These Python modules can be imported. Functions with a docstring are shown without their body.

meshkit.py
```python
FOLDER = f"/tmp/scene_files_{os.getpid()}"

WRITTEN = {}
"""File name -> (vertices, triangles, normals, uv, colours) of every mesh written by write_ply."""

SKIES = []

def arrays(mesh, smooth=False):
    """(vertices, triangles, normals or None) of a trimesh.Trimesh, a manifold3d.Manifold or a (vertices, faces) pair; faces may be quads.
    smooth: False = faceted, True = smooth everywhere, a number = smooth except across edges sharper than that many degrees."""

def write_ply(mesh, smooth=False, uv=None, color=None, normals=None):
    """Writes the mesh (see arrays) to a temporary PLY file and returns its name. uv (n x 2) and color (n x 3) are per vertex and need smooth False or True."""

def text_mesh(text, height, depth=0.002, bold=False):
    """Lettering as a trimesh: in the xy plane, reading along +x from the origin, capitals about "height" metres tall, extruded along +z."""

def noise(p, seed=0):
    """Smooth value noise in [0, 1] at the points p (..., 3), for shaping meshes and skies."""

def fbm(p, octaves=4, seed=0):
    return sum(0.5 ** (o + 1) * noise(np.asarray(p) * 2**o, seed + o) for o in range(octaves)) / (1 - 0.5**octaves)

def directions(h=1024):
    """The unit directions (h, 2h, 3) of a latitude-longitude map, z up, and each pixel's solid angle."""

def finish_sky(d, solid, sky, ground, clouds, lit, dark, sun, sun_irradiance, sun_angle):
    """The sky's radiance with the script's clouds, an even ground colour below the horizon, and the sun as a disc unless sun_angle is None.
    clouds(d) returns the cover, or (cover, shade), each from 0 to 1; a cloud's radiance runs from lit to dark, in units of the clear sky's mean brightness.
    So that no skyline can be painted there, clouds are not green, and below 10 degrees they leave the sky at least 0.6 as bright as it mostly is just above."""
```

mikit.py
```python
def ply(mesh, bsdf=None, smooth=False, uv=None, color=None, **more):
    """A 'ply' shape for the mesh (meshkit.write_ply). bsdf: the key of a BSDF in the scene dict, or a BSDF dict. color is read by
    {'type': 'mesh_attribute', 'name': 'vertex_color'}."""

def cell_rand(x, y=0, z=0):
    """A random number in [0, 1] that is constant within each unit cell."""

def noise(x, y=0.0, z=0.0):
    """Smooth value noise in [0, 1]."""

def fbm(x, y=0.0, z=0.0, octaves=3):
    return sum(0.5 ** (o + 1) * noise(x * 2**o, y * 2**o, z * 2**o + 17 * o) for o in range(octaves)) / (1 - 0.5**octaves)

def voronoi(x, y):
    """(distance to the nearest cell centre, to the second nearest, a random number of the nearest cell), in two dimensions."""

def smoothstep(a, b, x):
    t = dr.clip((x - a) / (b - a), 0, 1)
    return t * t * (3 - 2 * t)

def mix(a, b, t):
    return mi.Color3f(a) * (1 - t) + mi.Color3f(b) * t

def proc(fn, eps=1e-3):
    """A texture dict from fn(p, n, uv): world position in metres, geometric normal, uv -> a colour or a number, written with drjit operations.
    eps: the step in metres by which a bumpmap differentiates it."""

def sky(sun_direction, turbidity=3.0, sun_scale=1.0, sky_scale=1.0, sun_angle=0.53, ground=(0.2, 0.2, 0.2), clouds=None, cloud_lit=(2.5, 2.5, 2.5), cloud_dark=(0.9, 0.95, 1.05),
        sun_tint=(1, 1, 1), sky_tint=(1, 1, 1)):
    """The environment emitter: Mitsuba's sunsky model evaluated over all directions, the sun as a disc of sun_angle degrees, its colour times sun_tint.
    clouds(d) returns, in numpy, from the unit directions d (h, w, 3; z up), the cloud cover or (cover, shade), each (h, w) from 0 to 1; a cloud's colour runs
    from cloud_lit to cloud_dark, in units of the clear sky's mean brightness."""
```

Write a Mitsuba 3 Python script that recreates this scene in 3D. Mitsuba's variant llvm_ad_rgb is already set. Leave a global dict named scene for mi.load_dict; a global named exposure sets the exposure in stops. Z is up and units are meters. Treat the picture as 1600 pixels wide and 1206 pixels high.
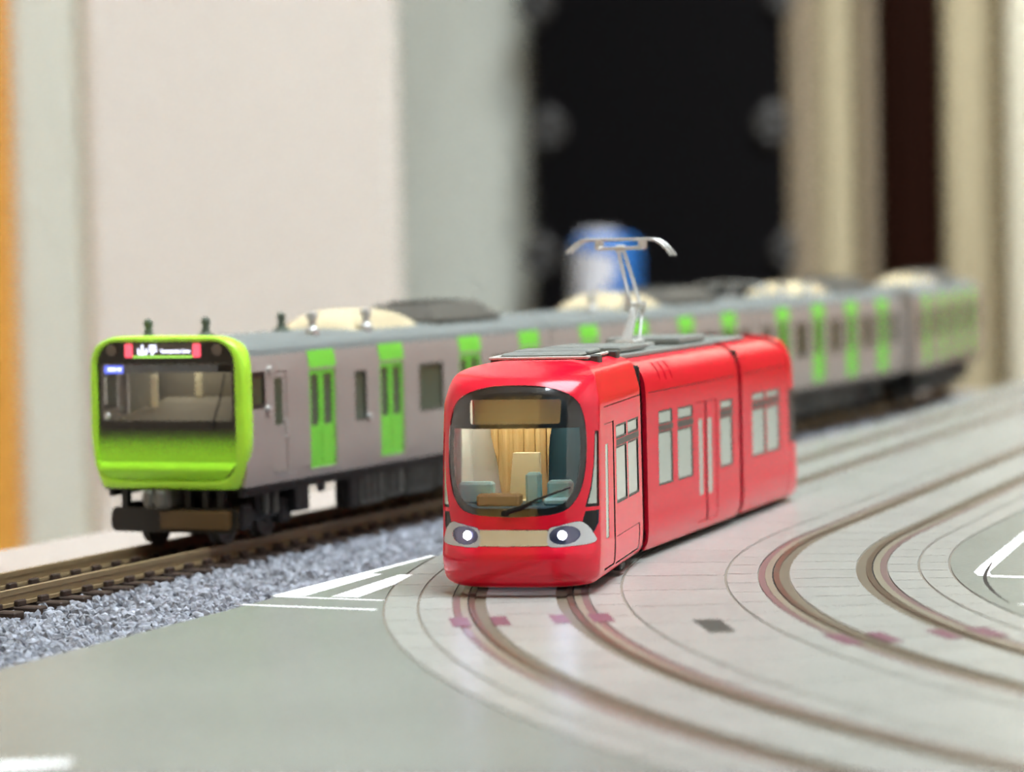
import math, random
import numpy as np, trimesh, shapely, manifold3d
import mitsuba as mi, mikit, meshkit
import drjit as dr
from shapely.geometry import Polygon, LineString, Point, box as sbox
from shapely import affinity
from scipy.interpolate import PchipInterpolator

random.seed(5); RNG = np.random.default_rng(5)
MM = 0.001
T = mi.ScalarTransform4f

# ------------------------------------------------------------------ camera, lights, exposure
FPX, YH, ZC, ROLL = 4600.0, 385.5, 34.4, 0.0215
PITCH = math.atan((603 - YH) / FPX)
FWD = np.array([0, math.cos(PITCH), -math.sin(PITCH)])
_up = np.array([0, math.sin(PITCH), math.cos(PITCH)])
CUP = math.sin(ROLL) * np.array([1, 0, 0]) + math.cos(ROLL) * _up
EYE = np.array([0, 0, ZC]) * MM
exposure = 0.12
scene = {
    'camera': {'type': 'thinlens', 'fov': math.degrees(2 * math.atan(800 / FPX)), 'fov_axis': 'x', 'near_clip': 0.02, 'far_clip': 50.0,
               'aperture_radius': 1.55 * MM, 'focus_distance': 0.304,
               'to_world': T().look_at(origin=EYE.tolist(), target=(EYE + FWD).tolist(), up=CUP.tolist())},
}
labels = {}
LAMP_RADIANCE = [10.6, 12.2, 13.4]
SPOT_INTENSITY = [9, 9.6, 9.8]
HEADLIGHT = [44, 49, 70]

# ------------------------------------------------------------------ materials
def rgb(r, g, b): return {'type': 'rgb', 'value': [r, g, b]}
def srgb(r, g, b):
    f = lambda c: ((c / 255 + 0.055) / 1.055) ** 2.4 if c > 10 else c / 255 / 12.92
    return (f(r), f(g), f(b))
def mat(name, col, rough=0.4, two=True, **kw):
    b = {'type': 'principled', 'base_color': rgb(*col) if isinstance(col, tuple) else col, 'roughness': rough, **kw}
    scene['mat_' + name] = {'type': 'twosided', 'bsdf': b} if two else b
def mottled(col, amt, scale, ):
    c = np.array(col)
    def fn(p, n, uv):
        k = mikit.fbm(p.x * scale, p.y * scale, p.z * scale, 3)
        return mi.Color3f(c.tolist()) * (1 - amt + 2 * amt * k)
    return mikit.proc(fn)

mat('white_wall', srgb(234, 224, 214), 0.7)
mat('grey_wall', srgb(204, 202, 188), 0.7)
mat('cool_trim', srgb(222, 221, 208), 0.6)
mat('cream_wall', srgb(214, 206, 182), 0.7)
mat('tan_wall', srgb(166, 152, 121), 0.7)
mat('beige_trim', srgb(140, 124, 102), 0.6)
mat('right_wall', srgb(232, 230, 224), 0.6)
mat('ceiling', srgb(235, 232, 226), 0.8)
def wood(dark, light, sc):
    d, l = np.array(dark), np.array(light)
    def fn(p, n, uv):
        g = mikit.fbm(p.x * sc * 9 + p.y * sc * 9, p.z * sc * 0.6, 0.3, 4)
        return mi.Color3f(d.tolist()) * (1 - g) + mi.Color3f(l.tolist()) * g
    return mikit.proc(fn)
mat('orange_wood', wood(srgb(205, 132, 44), srgb(240, 178, 84), 12), 0.4)
mat('brown_wood', wood(srgb(126, 68, 16), srgb(156, 90, 30), 12), 0.5, specular=0.3)
mat('dark_wood', wood(srgb(20, 6, 2), srgb(34, 12, 5), 12), 0.8, specular=0.05)
mat('floor_wood', wood(srgb(140, 122, 104), srgb(178, 160, 140), 6), 0.4)
mat('black_panel', srgb(9, 7, 8), 0.8, specular=0.08)
mat('clip_metal', srgb(58, 56, 54), 0.5)
mat('pale_metal', srgb(150, 148, 142), 0.35, metallic=0.6)
mat('blue', srgb(40, 110, 185), 0.35)
mat('white_plastic', srgb(232, 230, 236), 0.35)
mat('curtain', wood(srgb(205, 168, 98), srgb(225, 190, 120), 30), 0.8)
mat('dark_teal', srgb(22, 50, 58), 0.5)
mat('table', srgb(178, 166, 157), 0.4)
mat('steel', srgb(120, 120, 120), 0.4, metallic=0.8)
# street plate
def asphalt(p, n, uv):
    k = mikit.fbm(p.x * 2600, p.y * 2600, 0.5, 2); g = mikit.fbm(p.x * 60, p.y * 60, 0.2, 3)
    return mi.Color3f(*srgb(121, 123, 115)) * (0.82 + 0.2 * k + 0.16 * g)
mat('asphalt', mikit.proc(asphalt), 0.34, specular=0.5)
def slabtex(tone):
    c = [x * tone for x in srgb(147, 145, 138)]
    def fn(p, n, uv):
        k = mikit.fbm(p.x * 1800, p.y * 1800, 0.5, 2); g = mikit.fbm(p.x * 90, p.y * 90, 0.2, 3)
        return mi.Color3f(c) * (0.86 + 0.16 * k + 0.12 * g)
    return mikit.proc(fn)
for i, t in enumerate((0.97, 1.0, 1.03)): mat(f'slab_{i}', slabtex(t), 0.33, specular=0.5)
mat('joint', srgb(118, 110, 98), 0.8)
mat('groove_dark', srgb(46, 40, 34), 0.7)
mat('flangeway', srgb(100, 90, 74), 0.5)
mat('tram_rail', srgb(112, 94, 80), 0.3, metallic=0.55)
mat('rail_flange', srgb(126, 118, 102), 0.35)
mat('gauge_strip', srgb(112, 90, 88), 0.3)
mat('joint_pad', srgb(112, 74, 86), 0.35)
mat('dark_plate', srgb(62, 62, 56), 0.5)
mat('road_paint', srgb(244, 246, 246), 0.4)
# railway
mat('rail_brown', srgb(128, 108, 78), 0.45)
mat('sleeper', srgb(58, 42, 32), 0.6)
mat('bed', srgb(120, 122, 128), 0.9)
def stonetex(p, n, uv):
    r = mikit.noise(p.x * 1400, p.y * 1400, p.z * 1400)
    q = mikit.noise(p.x * 1900 + 7, p.y * 1900, p.z * 1900)
    return mi.Color3f(*srgb(146, 149, 158)) * (0.2 + 1.45 * r) + mi.Color3f(0.02, 0.01, 0.0) * q
mat('stone', mikit.proc(stonetex), 0.6)
# tram
mat('tram_red', (0.72, 0.006, 0.028), 0.17, specular=0.5, clearcoat=0.1, clearcoat_gloss=0.9)
mat('tram_groove', (0.22, 0.01, 0.014), 0.6)
mat('tram_black', srgb(14, 12, 12), 0.25, specular=0.3)
mat('tram_frame', srgb(84, 80, 74), 0.4)
mat('tram_pane', srgb(178, 182, 170), 0.12, specular=0.6)
mat('tram_roof', srgb(128, 130, 124), 0.45)
mat('roof_light', srgb(196, 196, 188), 0.4)
mat('roof_dark', srgb(66, 66, 60), 0.5)
mat('lamp_housing', srgb(206, 204, 204), 0.3)
mat('cream_band', srgb(228, 208, 172), 0.3)
mat('reflector', srgb(120, 120, 150), 0.12, metallic=0.9)
mat('chrome', srgb(214, 214, 210), 0.3, metallic=0.55)
mat('cab_tan', srgb(198, 172, 114), 0.5)  # tan of the curtain mirrored in the windscreen, put into cab parts
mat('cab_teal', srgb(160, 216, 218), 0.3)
mat('cab_dark', srgb(26, 72, 84), 0.5)  # teal follows the dark figure mirrored in the windscreen
mat('cab_cream', srgb(240, 232, 190), 0.5)
mat('cab_brown', srgb(120, 92, 50), 0.5)
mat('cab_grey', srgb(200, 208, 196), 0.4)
scene['mat_windscreen'] = {'type': 'thindielectric', 'int_ior': 1.6, 'ext_ior': 1.0}
scene['mat_glass'] = {'type': 'thindielectric', 'int_ior': 1.5, 'ext_ior': 1.0}
# commuter train
mat('lime', srgb(190, 254, 62), 0.35, specular=0.5, clearcoat=0.3)
mat('door_green', srgb(124, 214, 66), 0.4)
mat('silver', srgb(174, 162, 154), 0.34, metallic=0.2, clearcoat=0.3, clearcoat_gloss=0.6)
mat('train_roof', srgb(116, 120, 117), 0.6)
mat('ac_grey', srgb(88, 84, 76), 0.6)
mat('roof_cream', srgb(212, 196, 160), 0.35)
mat('dark_pane', srgb(74, 80, 58), 0.12)
mat('train_black', srgb(38, 34, 29), 0.35)
mat('under_black', srgb(22, 21, 19), 0.55)
mat('under_grey', srgb(70, 70, 64), 0.5)
mat('coupler_grey', srgb(104, 102, 94), 0.5)
mat('brown_block', srgb(92, 70, 36), 0.5)
mat('antenna', srgb(78, 88, 72), 0.5)
mat('cab_wall', srgb(128, 122, 106), 0.6)
mat('cab_wall_light', srgb(170, 168, 148), 0.6)
mat('cab_post', srgb(236, 228, 192), 0.5)
mat('bluish_grey', srgb(92, 98, 102), 0.4)
mat('off_lamp', srgb(104, 92, 80), 0.3)

# ------------------------------------------------------------------ mesh helpers (all in millimetres, local frames)
def tm(v, f): return trimesh.Trimesh(np.asarray(v, float), np.asarray(f, int), process=False)
def cat(*ms): return trimesh.util.concatenate([m for m in ms if m is not None])
def cbox(x0, x1, y0, y1, z0, z1, c=0.0):
    if c <= 0:
        m = trimesh.creation.box(extents=[x1 - x0, y1 - y0, z1 - z0]); m.apply_translation([(x0 + x1) / 2, (y0 + y1) / 2, (z0 + z1) / 2]); return m
    c = min(c, (x1 - x0) * .45, (y1 - y0) * .45, (z1 - z0) * .45)
    pts = []
    for ix, x in enumerate((x0, x1)):
        for iy, y in enumerate((y0, y1)):
            for iz, z in enumerate((z0, z1)):
                sx, sy, sz = (1, -1)[ix] * c, (1, -1)[iy] * c, (1, -1)[iz] * c
                pts += [(x + sx, y + sy, z), (x + sx, y, z + sz), (x, y + sy, z + sz)]
    return trimesh.convex.convex_hull(np.array(pts))
def hull(pts): return trimesh.convex.convex_hull(np.array(pts, float))
def cyl(p0, p1, r, n=16, r1=None):
    p0, p1 = np.array(p0, float), np.array(p1, float); r1 = r if r1 is None else r1
    a = p1 - p0; a /= np.linalg.norm(a)
    u = np.cross(a, [0, 0, 1.0] if abs(a[2]) < .9 else [1.0, 0, 0]); u /= np.linalg.norm(u); w = np.cross(a, u)
    t = np.arange(n) * 2 * np.pi / n
    ring = np.cos(t)[:, None] * u + np.sin(t)[:, None] * w
    return hull(np.vstack([p0 + ring * r, p1 + ring * r1]))
def tube(path, r, n=10):
    v, f = tube_arr(np.array(path, float), r, n); m = tm(v, f)
    m.fix_normals(); return m
def tube_arr(p, r, n):
    t = np.gradient(p, axis=0); t /= np.linalg.norm(t, axis=1, keepdims=True)
    ref = np.array([0.21, 0.13, 0.97])
    a = np.cross(t, ref); a /= np.linalg.norm(a, axis=1, keepdims=True); b = np.cross(t, a)
    ang = np.arange(n) * 2 * np.pi / n
    v = (p[:, None] + r * (np.cos(ang)[None, :, None] * a[:, None] + np.sin(ang)[None, :, None] * b[:, None])).reshape(-1, 3)
    f = []
    for i in range(len(p) - 1):
        for j in range(n):
            k = (j + 1) % n
            f += [(i * n + j, i * n + k, (i + 1) * n + k), (i * n + j, (i + 1) * n + k, (i + 1) * n + j)]
    for c, base in ((len(v), 0), (len(v) + 1, (len(p) - 1) * n)):
        for j in range(n): f.append((c, base + j, base + (j + 1) % n))
    return np.vstack([v, p[0], p[-1]]), f
def lathe(prof, n=32):
    prof = np.array(prof, float); t = np.arange(n) * 2 * np.pi / n; k = len(prof)
    v = np.array([[r * math.cos(a), r * math.sin(a), z] for a in t for r, z in prof]); f = []
    for i in range(n):
        j = (i + 1) % n
        for q in range(k - 1): f += [(i * k + q, j * k + q, j * k + q + 1), (i * k + q, j * k + q + 1, i * k + q + 1)]
    m = tm(v, f); m.merge_vertices(); m.update_faces(m.nondegenerate_faces()); m.fix_normals(); return m
def extrude(poly, z0, z1):
    out = []
    for g in getattr(poly, 'geoms', [poly]):
        if g.is_empty or g.area < 1e-6: continue
        m = trimesh.creation.extrude_polygon(g, z1 - z0, engine='earcut'); m.apply_translation([0, 0, z0]); out.append(m)
    return cat(*out)
def smooth_poly(pts, n=8):
    """closed Catmull-Rom polygon"""
    p = np.array(pts, float); out = []
    for i in range(len(p)):
        a, b, c, d = p[i - 1], p[i], p[(i + 1) % len(p)], p[(i + 2) % len(p)]
        for t in np.arange(n) / n:
            out.append(.5 * ((2 * b) + (-a + c) * t + (2 * a - 5 * b + 4 * c - d) * t * t + (-a + 3 * b - 3 * c + d) * t ** 3))
    return Polygon(out)
def rrect(x0, x1, y0, y1, r, n=6):
    r = min(r, (x1 - x0) / 2 - 1e-4, (y1 - y0) / 2 - 1e-4)
    return sbox(x0 + r, y0 + r, x1 - r, y1 - r).buffer(r, quad_segs=n)
def sheet(poly, fn, t=0.4, step=0.8, off=0.0, stepv=None):
    """A shell of thickness t over the surface fn(u, v) within the polygon; off moves it along the outward normal."""
    stepv = stepv or step
    x0, y0, x1, y1 = poly.bounds
    xs = np.linspace(x0, x1, max(2, int(math.ceil((x1 - x0) / step)) + 1)); ys = np.linspace(y0, y1, max(2, int(math.ceil((y1 - y0) / stepv)) + 1))
    gx, gy = np.meshgrid(np.arange(len(xs) - 1), np.arange(len(ys) - 1), indexing='ij'); gx, gy = gx.ravel(), gy.ravel()
    cells = shapely.box(xs[gx], ys[gy], xs[gx + 1], ys[gy + 1])
    shapely.prepare(poly); ins = shapely.contains(poly, cells); tou = shapely.intersects(poly, cells) & ~ins
    V, F, idx = [], [], {}
    def vid(x, y):
        k = (round(x, 4), round(y, 4))
        if k not in idx: idx[k] = len(V); V.append((x, y))
        return idx[k]
    for i in np.nonzero(ins)[0]:
        a, b, c, d = (vid(xs[gx[i]], ys[gy[i]]), vid(xs[gx[i] + 1], ys[gy[i]]), vid(xs[gx[i] + 1], ys[gy[i] + 1]), vid(xs[gx[i]], ys[gy[i] + 1]))
        F += [(a, b, c), (a, c, d)]
    for i in np.nonzero(tou)[0]:
        g = poly.intersection(cells[i])
        for h in getattr(g, 'geoms', [g]):
            if h.geom_type != 'Polygon' or h.area < 1e-5: continue
            vv, ff = trimesh.creation.triangulate_polygon(h, engine='earcut')
            ids = [vid(*q) for q in vv]
            for q in ff:
                tri = [ids[j] for j in q]
                if len(set(tri)) == 3:
                    A, B, C = (np.array(V[j]) for j in tri)
                    F.append(tuple(tri) if np.cross(B - A, C - A) > 0 else tuple(tri[::-1]))
    V = np.array(V); F = np.array(F)
    P = fn(V[:, 0], V[:, 1]); e = 0.02
    du = fn(V[:, 0] + e, V[:, 1]) - fn(V[:, 0] - e, V[:, 1]); dv = fn(V[:, 0], V[:, 1] + e) - fn(V[:, 0], V[:, 1] - e)
    N = np.cross(du, dv); N /= np.linalg.norm(N, axis=1, keepdims=True) + 1e-12
    top = P + N * off
    if t <= 0: return tm(top, F)
    bot = top - N * t; n = len(V)
    E = np.vstack([F[:, [0, 1]], F[:, [1, 2]], F[:, [2, 0]]])
    key = E[:, 0].astype(np.int64) * n + E[:, 1]; rev = E[:, 1].astype(np.int64) * n + E[:, 0]
    B = E[~np.isin(key, rev)]
    walls = np.vstack([np.stack([B[:, 1], B[:, 0], B[:, 0] + n], 1), np.stack([B[:, 1], B[:, 0] + n, B[:, 1] + n], 1)])
    return tm(np.vstack([top, bot]), np.vstack([F, F[:, ::-1] + n, walls]))
def ring(poly, w): return poly.buffer(w, join_style='mitre').difference(poly)

# ------------------------------------------------------------------ naming helpers
def key_for(name):
    if name not in scene: return name
    i = 1
    while f'{name}_{i:03d}' in scene: i += 1
    return f'{name}_{i:03d}'
_used = set()
def thing(name, label, category, group=None, kind=None):
    k, i = name, 0
    while k in _used:
        i += 1; k = f'{name}_{i:03d}'
    _used.add(k); labels[k] = {'label': label, 'category': category}
    if group: labels[k]['group'] = group
    if kind: labels[k]['kind'] = kind
    return k
def frame(origin, yaw):
    """local s (rearward), l (left), z up -> world, millimetres in, metres out (the meshes are already written in metres)"""
    d = (math.sin(yaw), math.cos(yaw)); n = (-math.cos(yaw), math.sin(yaw))
    return T([[d[0], n[0], 0, origin[0] * MM], [d[1], n[1], 0, origin[1] * MM], [0, 0, 1, 0], [0, 0, 0, 1]])
def shape(mesh, m, smooth=30, fr=None, **kw):
    mesh = mesh.copy(); mesh.apply_scale(MM)
    d = mikit.ply(mesh, 'mat_' + m, smooth, **kw)
    if fr is not None: d['to_world'] = fr
    return d
def put(key, mesh, m, fr=None, smooth=30, label=None, kind=None, **kw):
    k = key_for(key); scene[k] = shape(mesh, m, smooth, fr, **kw)
    if label or kind:
        labels[k] = {}
        if label: labels[k]['label'] = label
        if kind: labels[k]['kind'] = kind
    return k
def structure(key, mesh, m, label, smooth=False):
    k = put(key, mesh, m, smooth=smooth); labels[k] = {'label': label, 'kind': 'structure'}; _used.add(k); return k

# ------------------------------------------------------------------ the room
FLOOR, CEIL = -750.0, 1700.0
structure('floor', cbox(-1600, 1700, -1500, 2700, FLOOR - 30, FLOOR), 'floor_wood', 'brown wooden floor of the room under the table')
structure('ceiling', cbox(-1600, 1700, -1500, 2700, CEIL, CEIL + 30), 'ceiling', 'white ceiling of the room')
structure('wall_left', cbox(-1630, -1600, -1500, 2700, FLOOR, CEIL), 'white_wall', 'white side wall left of the table')
structure('wall_right', cbox(1700, 1730, -1500, 2700, FLOOR, CEIL), 'right_wall', 'bright white side wall right of the table')
structure('wall_front', cbox(-1600, 1700, -1530, -1500, FLOOR, CEIL), 'white_wall', 'wall behind the camera')
structure('wall_back', cbox(-1600, 1700, 2700, 2730, FLOOR, CEIL), 'grey_wall', 'far wall of the room')
def X(px, D): return (px - 800) * D / FPX
# the out-of-focus background, each slab where it stands
def slab(key, p0, p1, D, depth, m, label, c=4):
    return structure(key, cbox(X(p0, D), X(p1, D), D, D + depth, FLOOR, CEIL, c), m, label)
slab('wall_white_panel', 140, 628, 1300, 50, 'white_wall', 'broad pinkish white wall face behind the green fronted train')
slab('trim_1', 24, 141, 1306, 300, 'cool_trim', 'narrow pale grey-white strip between the orange wood and the white wall')
slab('trim_2', -260, 20, 1300, 60, 'orange_wood', 'orange wooden door frame at the left edge of the view')
slab('wall_left_panel', -4200, -255, 1310, 60, 'white_wall', 'white wall left of the orange wooden door frame')
slab('wall_grey_panel', 600, 846, 1690, 120, 'grey_wall', 'grey-green wall strip left of the black panel')
slab('trim_3', 1238, 1284, 1650, 70, 'beige_trim', 'front strip of the beige door casing beside the black panel', 8)
slab('trim_4', 1284, 1352, 1665, 60, 'tan_wall', 'recessed middle strip of the beige door casing', 6)
slab('trim_5', 1352, 1392, 1652, 70, 'beige_trim', 'outer strip of the beige door casing beside the dark doorway', 8)
DD = 1642
structure('door_1', cat(cbox(X(1386, DD), X(1500, DD), DD, DD + 30, FLOOR, 1250, 2), cbox(X(1404, DD), X(1474, DD), DD - 4, DD, FLOOR + 120, 250, 2), cbox(X(1404, DD), X(1474, DD), DD - 4, DD, 330, 1150, 2)), 'dark_wood', 'dark brown door between beige casing and tan wall')
slab('wall_tan_panel', 1484, 1592, 1625, 40, 'tan_wall', 'tan wall strip right of the dark brown door')
slab('wall_cream_panel', 1584, 2900, 1590, 370, 'cream_wall', 'bright cream wall strip at the right edge of the view')
# black panel with metal clips
D0 = 1660
kp = thing('black_panel', 'tall black panel with round metal clips along both upright edges', 'panel')
put(kp + '__board', cbox(X(842, D0), X(1242, D0), D0, D0 + 20, FLOOR, CEIL - 200, 2), 'black_panel', smooth=False)
for side, cx in (('l', 866), ('r', 1214)):
    for y in (-190, 8, 203, 400):
        z = ZC - (y - 384) * D0 / FPX
        cx2 = cx + (-16 if y in (8, 400) and side == 'l' else 24 if y in (8, 400) else 0)
        m = lathe([(0, 0), (9, 0), (10.5, -2), (10.5, -4), (8, -6), (5.5, -4.2), (4, -6.5), (0, -7)], 24)
        m.apply_transform(trimesh.transformations.rotation_matrix(-math.pi / 2, [1, 0, 0])); m.apply_translation([0, 0, 0])
        if m.bounds[1][1] > 0.5: m.apply_transform(trimesh.transformations.rotation_matrix(math.pi, [1, 0, 0]))
        m.apply_translation([X(cx2, D0), D0, z])
        lo = 1 if side == 'l' else -1
        arm = cbox(X(cx2, D0) - 4, X(cx2, D0) + 4, D0 - 3, D0, z - 13, z + 13, 1)
        put(kp + '__clip', cat(m, arm), 'clip_metal')
# container on a low black cabinet, both far behind
kc = thing('low_cabinet', 'low black cabinet standing in front of the black panel', 'cabinet')
put(kc + '__carcass', cbox(20, 120, 1480, 1600, FLOOR, -14, 1), 'black_panel', smooth=False)
put(kc + '__top', cbox(14, 126, 1474, 1606, -14, -10, 1), 'black_panel', smooth=False)
kb = thing('canister', 'small blue canister with a white label, out of focus before the black panel', 'container')
bx, by, br = X(950, 1530), 1530, 18.2; kz = -6.0
m = lathe([(0, -10), (br - 2, -10), (br, -8), (br, 32), (br - 1.5, 36), (br - 5, 38.5), (0, 39.5)], 40); m.apply_translation([bx, by, 0]); put(kb + '__body', m, 'blue')
def lab(u, v):
    a = u / br
    return np.stack([bx + br * np.cos(a), by + br * np.sin(a), v], -1)
ua = lambda deg: math.radians(deg) * br
put(kb + '__label', sheet(smooth_poly([(ua(165), 31), (ua(172), 8), (ua(200), 4), (ua(262), 9), (ua(285), 22), (ua(268), 30)]), lab, 0.3, 2, 0.35), 'white_plastic', label='white label')
m = lathe([(0, 38), (8, 38), (11, 38), (11, 40.6), (9, 42), (0, 42.4)], 32); m.apply_translation([bx - 3, by, 0]); put(kb + '__cap', m, 'white_plastic', label='white cap')

# ceiling lamp
kl = thing('ceiling_lamp', 'large square ceiling lamp with a white diffuser above the table', 'lamp')
LX, LY, LW = 450, 180, 560
put(kl + '__frame', cat(*[cbox(LX + a, LX + b, LY + c, LY + d, CEIL - 60, CEIL, 6) for a, b, c, d in ((-LW - 20, -LW, -LW - 20, LW + 20), (LW, LW + 20, -LW - 20, LW + 20), (-LW, LW, -LW - 20, -LW), (-LW, LW, LW, LW + 20))]), 'ceiling', smooth=False)
v = np.array([[LX - LW, LY - LW, CEIL - 50], [LX + LW, LY - LW, CEIL - 50], [LX + LW, LY + LW, CEIL - 50], [LX - LW, LY + LW, CEIL - 50]])
k = put(kl + '__diffuser', tm(v, [[0, 2, 1], [0, 3, 2]]), 'ceiling', smooth=False)
scene[k]['emitter'] = {'type': 'area', 'radiance': rgb(*LAMP_RADIANCE)}
kwc = thing('sideboard', 'long brown wooden sideboard standing against the cream wall', 'sideboard')
put(kwc + '__carcass', cbox(330, 1690, 1410, 1588, FLOOR + 40, 250, 3), 'brown_wood', smooth=False)
put(kwc + '__plinth', cbox(350, 1670, 1430, 1580, FLOOR, FLOOR + 40), 'brown_wood', smooth=False)
for i_ in range(4):
    kd_ = put(kwc + '__door', cbox(336 + i_ * 339, 664 + i_ * 339, 1394, 1410, FLOOR + 50, 240, 3), 'brown_wood', smooth=False)
    put(kd_ + '__knob', cyl((640 + i_ * 339, 1394, -200), (640 + i_ * 339, 1370, -200), 10), 'steel')
# unseen spot added to brighten the pale wall that the tram side mirrors
ks2 = thing('added_wall_washer', 'unseen white ceiling spot added to brighten the cream wall on the right', 'lamp')
SP0, SP1 = np.array([430, 860, CEIL - 260.0]), np.array([325, 1590, 70.0])
aim = (SP1 - SP0) / np.linalg.norm(SP1 - SP0)
put(ks2 + '__stem', cyl((430, 860, CEIL), SP0 - aim * 70, 9), 'ceiling')
sh_ = lathe([(0, -80), (40, -80), (46, -70), (46, 8), (40, 8), (40, -66), (0, -66)], 28)
sh_.apply_transform(trimesh.geometry.align_vectors([0, 0, 1], aim)); sh_.apply_translation(SP0); put(ks2 + '__shade', sh_, 'ceiling')
scene['added_wall_washer_light'] = {'type': 'spot', 'intensity': rgb(*SPOT_INTENSITY), 'cutoff_angle': 14, 'beam_width': 5,
                              'to_world': T().look_at(origin=((SP0 + aim * 4) * MM).tolist(), target=(SP1 * MM).tolist(), up=[1, 0, 0])}
# pleated curtain behind the camera (the windscreen mirrors it)
kcu = thing('curtain', 'tan pleated curtain hanging behind the camera', 'curtain')
def cfn(u, v): return np.stack([u, -820 + 28 * np.sin(u / 32.0) + 9 * np.sin(u / 13.0 + 1), v], -1)
put(kcu + '__cloth', sheet(sbox(-1250, FLOOR + 20, -270, 1400), cfn, 3, 6, 0, 300), 'curtain', smooth=True)
put(kcu + '__rod', cyl((-1320, -820, 1420), (-230, -820, 1420), 12), 'steel')

kw0 = thing('stand_in_wardrobe', 'dark teal wardrobe added behind the camera as a dark shape for the windscreen to mirror', 'stand_in_wardrobe')  # unseen stand-in for the dark figure mirrored in the windscreen
put(kw0 + '__carcass', cbox(-230, 620, -1300, -800, FLOOR, 1150, 4), 'dark_teal', smooth=False)
for x0_, x1_, hx in ((-224, 192, 160), (198, 614, 230)):
    kd0 = put(kw0 + '__door', cbox(x0_, x1_, -800, -782, FLOOR + 60, 1140, 4), 'dark_teal', smooth=False)
    put(kd0 + '__handle', cyl((hx, -770, 0), (hx, -770, 160), 6), 'steel')

# ------------------------------------------------------------------ the table
TYAW = math.radians(23.3); TD = np.array([math.sin(TYAW), math.cos(TYAW)])
e0 = np.array([-63.0, 403.0]); ZT = -4.5
tp = Polygon([tuple(e0 + TD * -760), tuple(e0 + TD * 372), (520, 745), (560, -260), tuple(e0 + TD * -760 + np.array([60, -60]))])
kt = thing('table', 'white table top carrying the tracks and the model trains', 'table')
put(kt + '__top', extrude(tp.buffer(-1.2).buffer(1.2, quad_segs=4), ZT - 22, ZT), 'table', smooth=False)
for x, y in ((-230, -180), (500, -200), (90, 640), (470, 690)):
    put(kt + '__leg', cyl((x, y, FLOOR), (x, y, ZT - 22), 20, 20), 'steel')

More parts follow.
